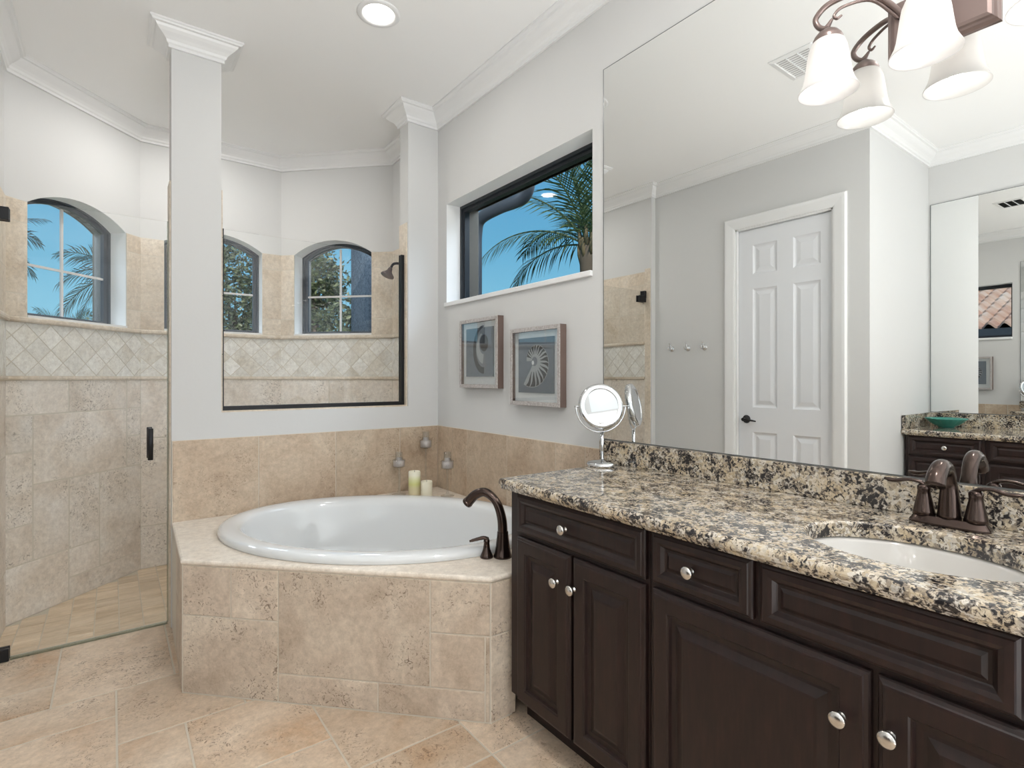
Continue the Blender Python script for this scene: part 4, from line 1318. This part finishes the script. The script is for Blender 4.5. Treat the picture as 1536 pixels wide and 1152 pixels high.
# ------------------------------------------------------------------ hooks, vent, downlights
for k, y in enumerate((2.963, 2.799, 2.637)):
    t = thing('robe_hook', (XL, y, 1.495), ['chrome robe hook nearest the shower of three in a row', 'middle one of three chrome robe hooks in a row', 'chrome robe hook nearest the white door of three in a row'][k], 'hook', 'robe hooks by the white door')
    mb = MB(); mb.lathe([(.024, 0), (.024, .004), (.018, .007), (.010, .009), (.009, .025)], (XL + .0005, y, 1.495), (1, 0, 0), 22); mb.build('rosette', CHROME, t)
    mb = MB(); mb.tube(bez([(XL + .02, y, 1.495), (XL + .034, y, 1.486), (XL + .048, y, 1.492), (XL + .052, y, 1.510)], 5), [.006] * 12 + [.007] * 4, 10)
    mb.tube(bez([(XL + .02, y, 1.497), (XL + .027, y, 1.512), (XL + .030, y, 1.534), (XL + .036, y, 1.545)], 5), [.0055] * 12 + [.006] * 4, 10); mb.build('prong', CHROME, t)
t = thing('ceiling_vent', (.42, 1.41, ZC), 'white louvered ceiling air vent seen reflected beside the wall light', 'vent')
mb = MB()
vx0, vx1, vy0, vy1 = .275, .565, 1.30, 1.53
def vr(o, z): return [(vx0 + o, vy0 + o, z), (vx1 - o, vy0 + o, z), (vx1 - o, vy1 - o, z), (vx0 + o, vy1 - o, z)]
mb.loops([vr(0, ZC - .0005), vr(.002, ZC - .005), vr(.024, ZC - .009), vr(.028, ZC - .006), vr(.028, ZC - .001)], True, False, False, 0, False); mb.build('frame', TRIM, t)
mb = MB(); mb.box(vx0 + .028, vx1 - .028, vy0 + .028, vy1 - .028, ZC - .002, ZC - .0008); mb.build('duct_shade', WICK_DUCT, t)  # thin black sheet painting the shade behind the louvers
mb = MB()
x = vx0 + .033
while x < vx1 - .033:
    mb.add([(x + .0105, vy0 + .028, ZC - .0025), (x + .0105, vy1 - .028, ZC - .0025), (x, vy1 - .028, ZC - .007), (x, vy0 + .028, ZC - .007)], [(0, 1, 2, 3)])
    x += .022
for q in (.37, .63): mb.box(vx0 + .028, vx1 - .028, lerp(vy0, vy1, q) - .002, lerp(vy0, vy1, q) + .002, ZC - .0105, ZC - .0035)
mb.build('louvers', TRIM, t)

LENS = emis('downlight_lens', (1, .97, .92), 6.0)
def downlight(x, y, label, watt, group=None):
    t = thing('downlight', (x, y, ZC), label, 'ceiling light', group)
    mb = MB(); mb.lathe([(.100, -.0005), (.100, -.004), (.094, -.007), (.080, -.009), (.072, -.004), (.072, -.001)], (x, y, ZC), (0, 0, 1), 40, 0, False, False); mb.build('trim_ring', TRIM, t)
    mb = MB(); mb.lathe([(.072, -.0028), (.04, -.0030), (.001, -.0030)], (x, y, ZC), (0, 0, 1), 32, 0, False, True); mb.build('lens', LENS, t)
    lo = light('downlight_lamp', 'AREA', (x, y, ZC - .012), watt, (1, .982, .955), (0, 0, 0), shape='DISK', size=.14)
    lo.parent = t; lo.matrix_parent_inverse = world_of(t).inverted()
downlight(1.015, 2.424, 'round recessed ceiling light above the bathtub', 3)
downlight(.42, 3.85, 'added round ceiling light inside the shower bay, hidden behind the column', 8.5)  # unseen lamp added to brighten the shower
downlight(.78, .15, 'added round ceiling light, out of view over the middle of the room', 16)  # unseen lamp added to fill the room with light

# ------------------------------------------------------------------ outdoors
mb = MB(); mb.add([(-60, -60, -.4), (60, -60, -.4), (60, 60, -.4), (-60, 60, -.4)], [(0, 1, 2, 3)])
o = mb.build('lawn', plaster('lawn_grass', (.07, .10, .035), .4, .9)); o['kind'] = 'structure'
RV, FV, UV = Vector((.8023, -.5969, 0)), Vector((.5969, .8023, 0)), Vector((0, 0, 1))
def at(u, v, t_):
    a, b = (u - 768) / 806.3, (567 - v) / 806.3
    return Vector((0, 0, 1.24)) + (FV + RV * a + UV * b) * t_

def frond(base, hd, e0, e1, L, seed, nl=36, lw=.0125, lf=.36, hang=.5, roll=0.0):
    r = random.Random(seed)
    hd = Vector(hd).normalized(); side = hd.cross(UV)
    mb = MB(); n = 22
    pts = [Vector(base)]
    for i in range(n):
        s_ = (i + .5) / n
        e_ = R(lerp(e0, e1, s_ ** 1.15))
        pts.append(pts[-1] + (hd * math.cos(e_) + UV * math.sin(e_)) * (L / n))
    mb.tube(pts, [lerp(.020, .003, i / n) * (L / 2) ** .5 for i in range(n + 1)], 5, False, 0)
    for k in range(nl):
        s_ = .10 + .90 * k / (nl - 1)
        i = min(int(s_ * n), n - 1); f_ = s_ * n - i
        p = pts[i].lerp(pts[i + 1], f_)
        tg = (pts[i + 1] - pts[i]).normalized()
        nu = side.cross(tg)
        sd_ = side * math.cos(roll) + nu * math.sin(roll); nu = nu * math.cos(roll) - side * math.sin(roll)
        ln = L * lf * (.35 + .65 * math.sin(PI * min(s_ * .95 + .12, 1)) ** .7)
        for s2 in (-1, 1):
            j = r.uniform(-.16, .16)
            d = (tg * (.62 + .45 * s_ + j) + sd_ * s2 * (.80 + j) + nu * (.22 + r.uniform(-.12, .12)) - UV * hang * r.uniform(.5, 1.1)).normalized()
            d2 = (d - UV * (.55 * hang + .1)).normalized()
            w_ = d.cross(nu); w_ = w_.normalized() * lw * L / 2
            q0, q1, q2 = p, p + d * ln * .5, p + d * ln * .5 + d2 * ln * .5 * r.uniform(.8, 1.1)
            mb.add([q0 - w_ * .5, q0 + w_ * .5, q1 + w_, q1 - w_, q2], [(0, 1, 2, 3), (3, 2, 4)], 0)
    return mb

def palm(center, label, fr, mat_, trunk_r=.10, boots=True):
    t = thing('palm_tree', (center.x, center.y, -.4), label, 'palm tree', 'palms beyond the windows')
    mb = MB()
    zs_ = [-.4 + (center.z + .4) * i / 14 for i in range(15)]
    mb.tube([(center.x + .03 * math.sin(z * 1.3), center.y, z) for z in zs_], [trunk_r * (1.15 - .2 * i / 14 + .04 * (i % 2)) for i in range(15)], 14)
    mb.build('trunk', TRUNK, t)
    if boots:
        mb = MB(); r = random.Random(3)
        for k in range(16):
            a = k * 2.4; d = Vector((math.cos(a), math.sin(a), 0))
            b = center + Vector((0, 0, -.30 + .022 * k)) + d * trunk_r * .7
            mb.tube([b, b + d * .05 + UV * .14, b + d * .07 + UV * .30], [.05, .035, .018], 6)
        mb.build('frond_bases', BOOT, t)
    for k, (hd, e0, e1, L, kw) in enumerate(fr):
        frond(center + Vector(hd).normalized() * .04, hd, e0, e1, L, 10 + k, **kw).build('frond', mat_, t)
    return t
D = lambda r_, f_: RV * r_ + FV * f_
palm(at(883, 368, 8.0), 'green palm with a thick trunk outside the high window above the framed prints',
     [(D(-1, -.05), 62, -32, 2.05, dict(lf=.32, roll=.5)), (D(-1, .15), 34, -62, 1.95, dict(lf=.29, hang=.9, roll=.3)), (D(-.5, .2), 86, 55, 1.9, dict(lf=.28, hang=.25)), (D(-.3, -.3), 80, 40, 1.9, dict(hang=.3)),
      (D(.2, -.2), 88, 62, 2.0, dict(hang=.25)), (D(.5, .3), 80, 40, 1.9, dict(hang=.3)), (D(1, 0), 50, -30, 1.9, {}), (D(1, .4), 20, -50, 1.8, {}), (D(0, 1), 60, -10, 1.8, {}),
      (D(-.6, .8), 45, -40, 1.7, dict(hang=.6)), (D(.1, -1), 66, 10, 1.6, {}), (D(-.75, -.5), 72, 12, 1.9, dict(hang=.4)), (D(-.2, .1), 84, 74, 1.7, dict(lf=.24, hang=.15)), (D(-.9, .5), 14, -70, 1.5, dict(hang=.8))], PALM, .12)
palm(at(178, 412, 10.0), 'dark palm at the right edge of the leftmost arched window',
     [(D(-1, 0), 48, -15, 1.25, dict(lf=.34, lw=.016, roll=1.0, nl=26)), (D(-1, .2), 22, -38, 1.45, dict(lf=.36, lw=.016, roll=1.0, nl=26, hang=.7)), (D(-1, -.2), -18, -72, 1.35, dict(lf=.36, lw=.016, roll=1.0, nl=26, hang=.6)), (D(-.6, .5), 70, 10, 1.2, {}),
      (D(.7, 0), 40, -20, 1.3, {}), (D(.5, .5), 10, -50, 1.3, {}), (D(0, 1), 50, -10, 1.2, {}), (D(.2, -1), 30, -30, 1.2, {}), (D(-.4, -.6), -40, -80, 1.1, {})], PALM_D, .10)
palm(at(-34, 352, 10.0), 'dark palm reaching in from the left edge of the leftmost arched window',
     [(D(1, 0), 20, -42, 1.22, dict(lf=.34, lw=.016, roll=1.0, nl=26)), (D(1, .1), -22, -58, 1.22, dict(lf=.34, lw=.016, roll=1.0, nl=26)), (D(.6, .6), 50, 0, 1.1, {}), (D(-1, 0), 40, -30, 1.2, {}), (D(-.7, .6), 10, -50, 1.2, {}),
      (D(0, -1), 40, -20, 1.1, {}), (D(-.2, .9), 60, 10, 1.1, {})], PALM_D, .10)
palm(at(98, 506, 12.0), 'low palm whose crown tips just show at the bottom of the leftmost arched window',
     [(D(-1, 0), 55, 5, .9, dict(lf=.34, lw=.016, roll=1.0, nl=26)), (D(1, 0), 60, 10, .9, dict(lf=.34, lw=.016, roll=1.0, nl=26)), (D(.2, .9), 75, 30, .85, dict(lw=.016, roll=1.0, nl=26)), (D(-.3, -.8), 70, 20, .8, dict(lw=.016, roll=1.0, nl=26)), (D(.6, -.5), 50, 0, .8, {})], PALM, .08, False)

def bushy(center, blobs, label, n, seed, leaf=.10, mat_=None):
    t = thing('leafy_tree', (center.x, center.y, -.4), label, 'tree', 'leafy trees beyond the shower windows')
    r = random.Random(seed)
    mb = MB()
    tr = [Vector((center.x, center.y, -.4)), Vector((center.x + .05, center.y, .8)), center + Vector((0, 0, -.3))]
    mb.tube(tr, [.12, .09, .05], 9)
    for (off, rad) in blobs:
        mb.tube([tr[1], (tr[1] + center + off) / 2 + Vector((0, 0, .15)), center + off], [.05, .03, .008], 6)
    mb.build('branches', TRUNK, t)
    mb = MB()
    tot = sum(b[1] ** 2 for b in blobs)
    for (off, rad) in blobs:
        m_ = int(n * rad ** 2 / tot)
        cl = [Vector((r.gauss(0, 1), r.gauss(0, 1), r.gauss(0, 1))).normalized() * rad * r.random() ** .4 for _ in range(max(10, m_ // 22))]
        for _ in range(m_):
            c_ = r.choice(cl)
            p = center + off + c_ + Vector((r.gauss(0, 1), r.gauss(0, 1), r.gauss(0, 1))) * rad * .13
            d = (Vector((r.gauss(0, 1), r.gauss(0, 1), r.gauss(-.25, .8)))).normalized()
            w_ = d.cross(Vector((r.gauss(0, 1), r.gauss(0, 1), r.gauss(0, 1)))).normalized()
            L = leaf * r.uniform(.7, 1.25); W_ = L * .22
            nn = d.cross(w_) * L * .06
            mb.add([p, p + d * L * .45 + w_ * W_ + nn, p + d * L, p + d * L * .45 - w_ * W_ + nn], [(0, 1, 2, 3)])
    mb.build('foliage', mat_ or BUSH, t)
    return t
V = Vector
c1 = at(352, 440, 8.5)
bushy(c1, [(V((0, 0, 0)), .85), (RV * -1.0 + UV * .15, .85), (RV * -.2 + UV * .75, .6), (UV * -.75 + RV * .15, .8), (RV * .35 + UV * -.3, .5), (RV * -1.3 + UV * -.7, .8)], 'dense leafy tree filling the middle arched shower window', 12500, 5, .085)
c2 = at(472, 425, 8.0)
bushy(c2, [(V((0, 0, 0)), .50), (RV * -.05 + UV * .35, .36), (RV * -.10 + UV * -.40, .40), (RV * .22 + UV * .02, .26), (RV * -.3 + UV * .2, .4)], 'leafy tree at the left side of the right arched shower window', 4200, 8, .085)
c3 = at(520, 478, 7.2)
bushy(c3, [(V((0, 0, 0)), .30), (RV * -.22 + UV * -.12, .28), (RV * .14 + UV * .16, .18), (UV * -.35, .4), (RV * .25 + UV * -.2, .25)], 'smaller sparse tree low in the right arched shower window beside the dark post', 1900, 9, .08)
# rough stucco post beyond the right shower window, its shade painted into the colour
STUCCO = plaster('shaded_rough_stucco', (.060, .075, .092), 1.0, .9)
_t = nd(STUCCO, 'ShaderNodeTexCoord'); _n = nd(STUCCO, 'ShaderNodeTexNoise', Scale=34.0, Detail=6.0, Roughness=.8)
lk(STUCCO, _t.outputs['Object'], _n.inputs['Vector'])
lk(STUCCO, ramp(STUCCO, _n.outputs[0], [(.36, (.030, .042, .058)), (.62, (.105, .125, .150))]).outputs[0], bsdf(STUCCO).inputs['Base Color'])
p = at(551, 440, 5.5)
mb = MB(); mb.box(p.x - .06, p.x + .50, p.y - .18, p.y + .30, -.4, 4.4)
tag(mb.build('stucco_post', STUCCO), 'rough stucco post with painted-in shade outside the right arched shower window', 'post')

# eave gutter downspout outside the high window
t = thing('downspout', (2.42, 3.72, 2.5), 'dark bent downspout pipe outside the high window', 'downspout')
mb = MB()
q = [at(u_, v_, t_ * 1.12) for u_, v_, t_ in ((714, 882, 3.62), (714, 700, 3.62), (714, 520, 3.62), (714, 400, 3.62), (714.5, 350, 3.62), (721, 328, 3.60), (748, 312, 3.50), (772, 303, 3.42), (785, 296, 3.36), (792, 282, 3.32), (793, 262, 3.30), (793, 225, 3.30))]
mb.tube(bez(q, 6), .046, 14)
mb.build('pipe', FRAME, t)

# neighbouring house with a barrel tile roof (seen through the high window in the far mirror)
t = thing('neighbour_house', (8.5, -2.5, -.4), 'neighbouring house with a pinkish barrel tile roof, seen reflected through the high window', 'house')
mb = MB(); mb.box(6.4, 13.0, -12.5, 3.6, -.4, 1.95); mb.build('wall', plaster('house_stucco', (.62, .55, .44)), t)
def rooftile():
    m = mat('barrel_tile', (.5, .35, .28), .75)
    co, rnd_ = island_coord(m, 5)
    n_ = nd(m, 'ShaderNodeTexNoise', Scale=1.7, Detail=3.0); lk(m, co, n_.inputs['Vector'])
    r1_ = ramp(m, n_.outputs[0], [(.3, s2l(190, 150, 132)), (.5, s2l(216, 184, 164)), (.7, s2l(228, 210, 196))])
    lk(m, r1_.outputs[0], bsdf(m).inputs['Base Color'])
    return m
mb = MB()
ex, ez, slope = 5.9, 2.12, math.tan(R(22))
pitch = .22; ylo, yhi = -12.6, 3.9
nb = int((yhi - ylo) / pitch)
for c_ in range(22):
    x0_, x1_ = ex + c_ * .24, ex + c_ * .24 + .29
    lo0, lo1, lo2 = [], [], []
    for i in range(nb * 8 + 1):
        y = ylo + i * pitch / 8
        ph = i % 8 / 8 * 2 * PI
        hgt = .045 * (1 + math.cos(ph)) + .0
        sag = .05 * math.cos(ph)
        lo2.append((x0_ - sag * .6, y, ez + c_ * .24 * slope + hgt - .0))
        lo0.append((x0_ - sag * .6, y, ez + c_ * .24 * slope + hgt + .045))
        lo1.append((x1_ - sag * .6, y, ez + c_ * .24 * slope + .29 * slope + hgt - .005))
    mb.loops([lo2, lo0, lo1], False, False, False, 0, False)
mb.build('roof', rooftile(), t)
mb = MB(); mb.box(ex - .14, ex - .02, ylo, yhi, ez - .16, ez + .00); mb.box(ex - .02, 6.4, ylo, yhi, ez - .16, ez - .13); mb.build('gutter', FRAME, t)
mb = MB()
mb.add([(ex, yhi, ez - .05), (ex + 5.5, yhi, ez + 5.5 * slope - .05), (ex + 5.5, ylo, ez + 5.5 * slope - .05), (ex, ylo, ez - .05), ], [(0, 1, 2, 3)])
mb.build('roof_deck', FRAME, t)

# the matching light over the far vanity (beside its mirror's sink)
t = thing('vanity_light', (XN + .03, .25, 2.18), 'bronze wall light with three opal bell shades over the far vanity', 'wall light')
FAR = t
near = next(o for o in bpy.data.objects if o.name == 'vanity_light')
for ch in list(near.children):
    c_ = ch.copy(); COL.objects.link(c_); c_.parent = t; c_.matrix_parent_inverse = ch.matrix_parent_inverse
    if c_.type == 'LIGHT':
        c_.data = ch.data.copy(); c_.data.energy = 0.26
t.location = (XN + .05, -.15, 2.18); t.rotation_euler = (0, 0, PI)
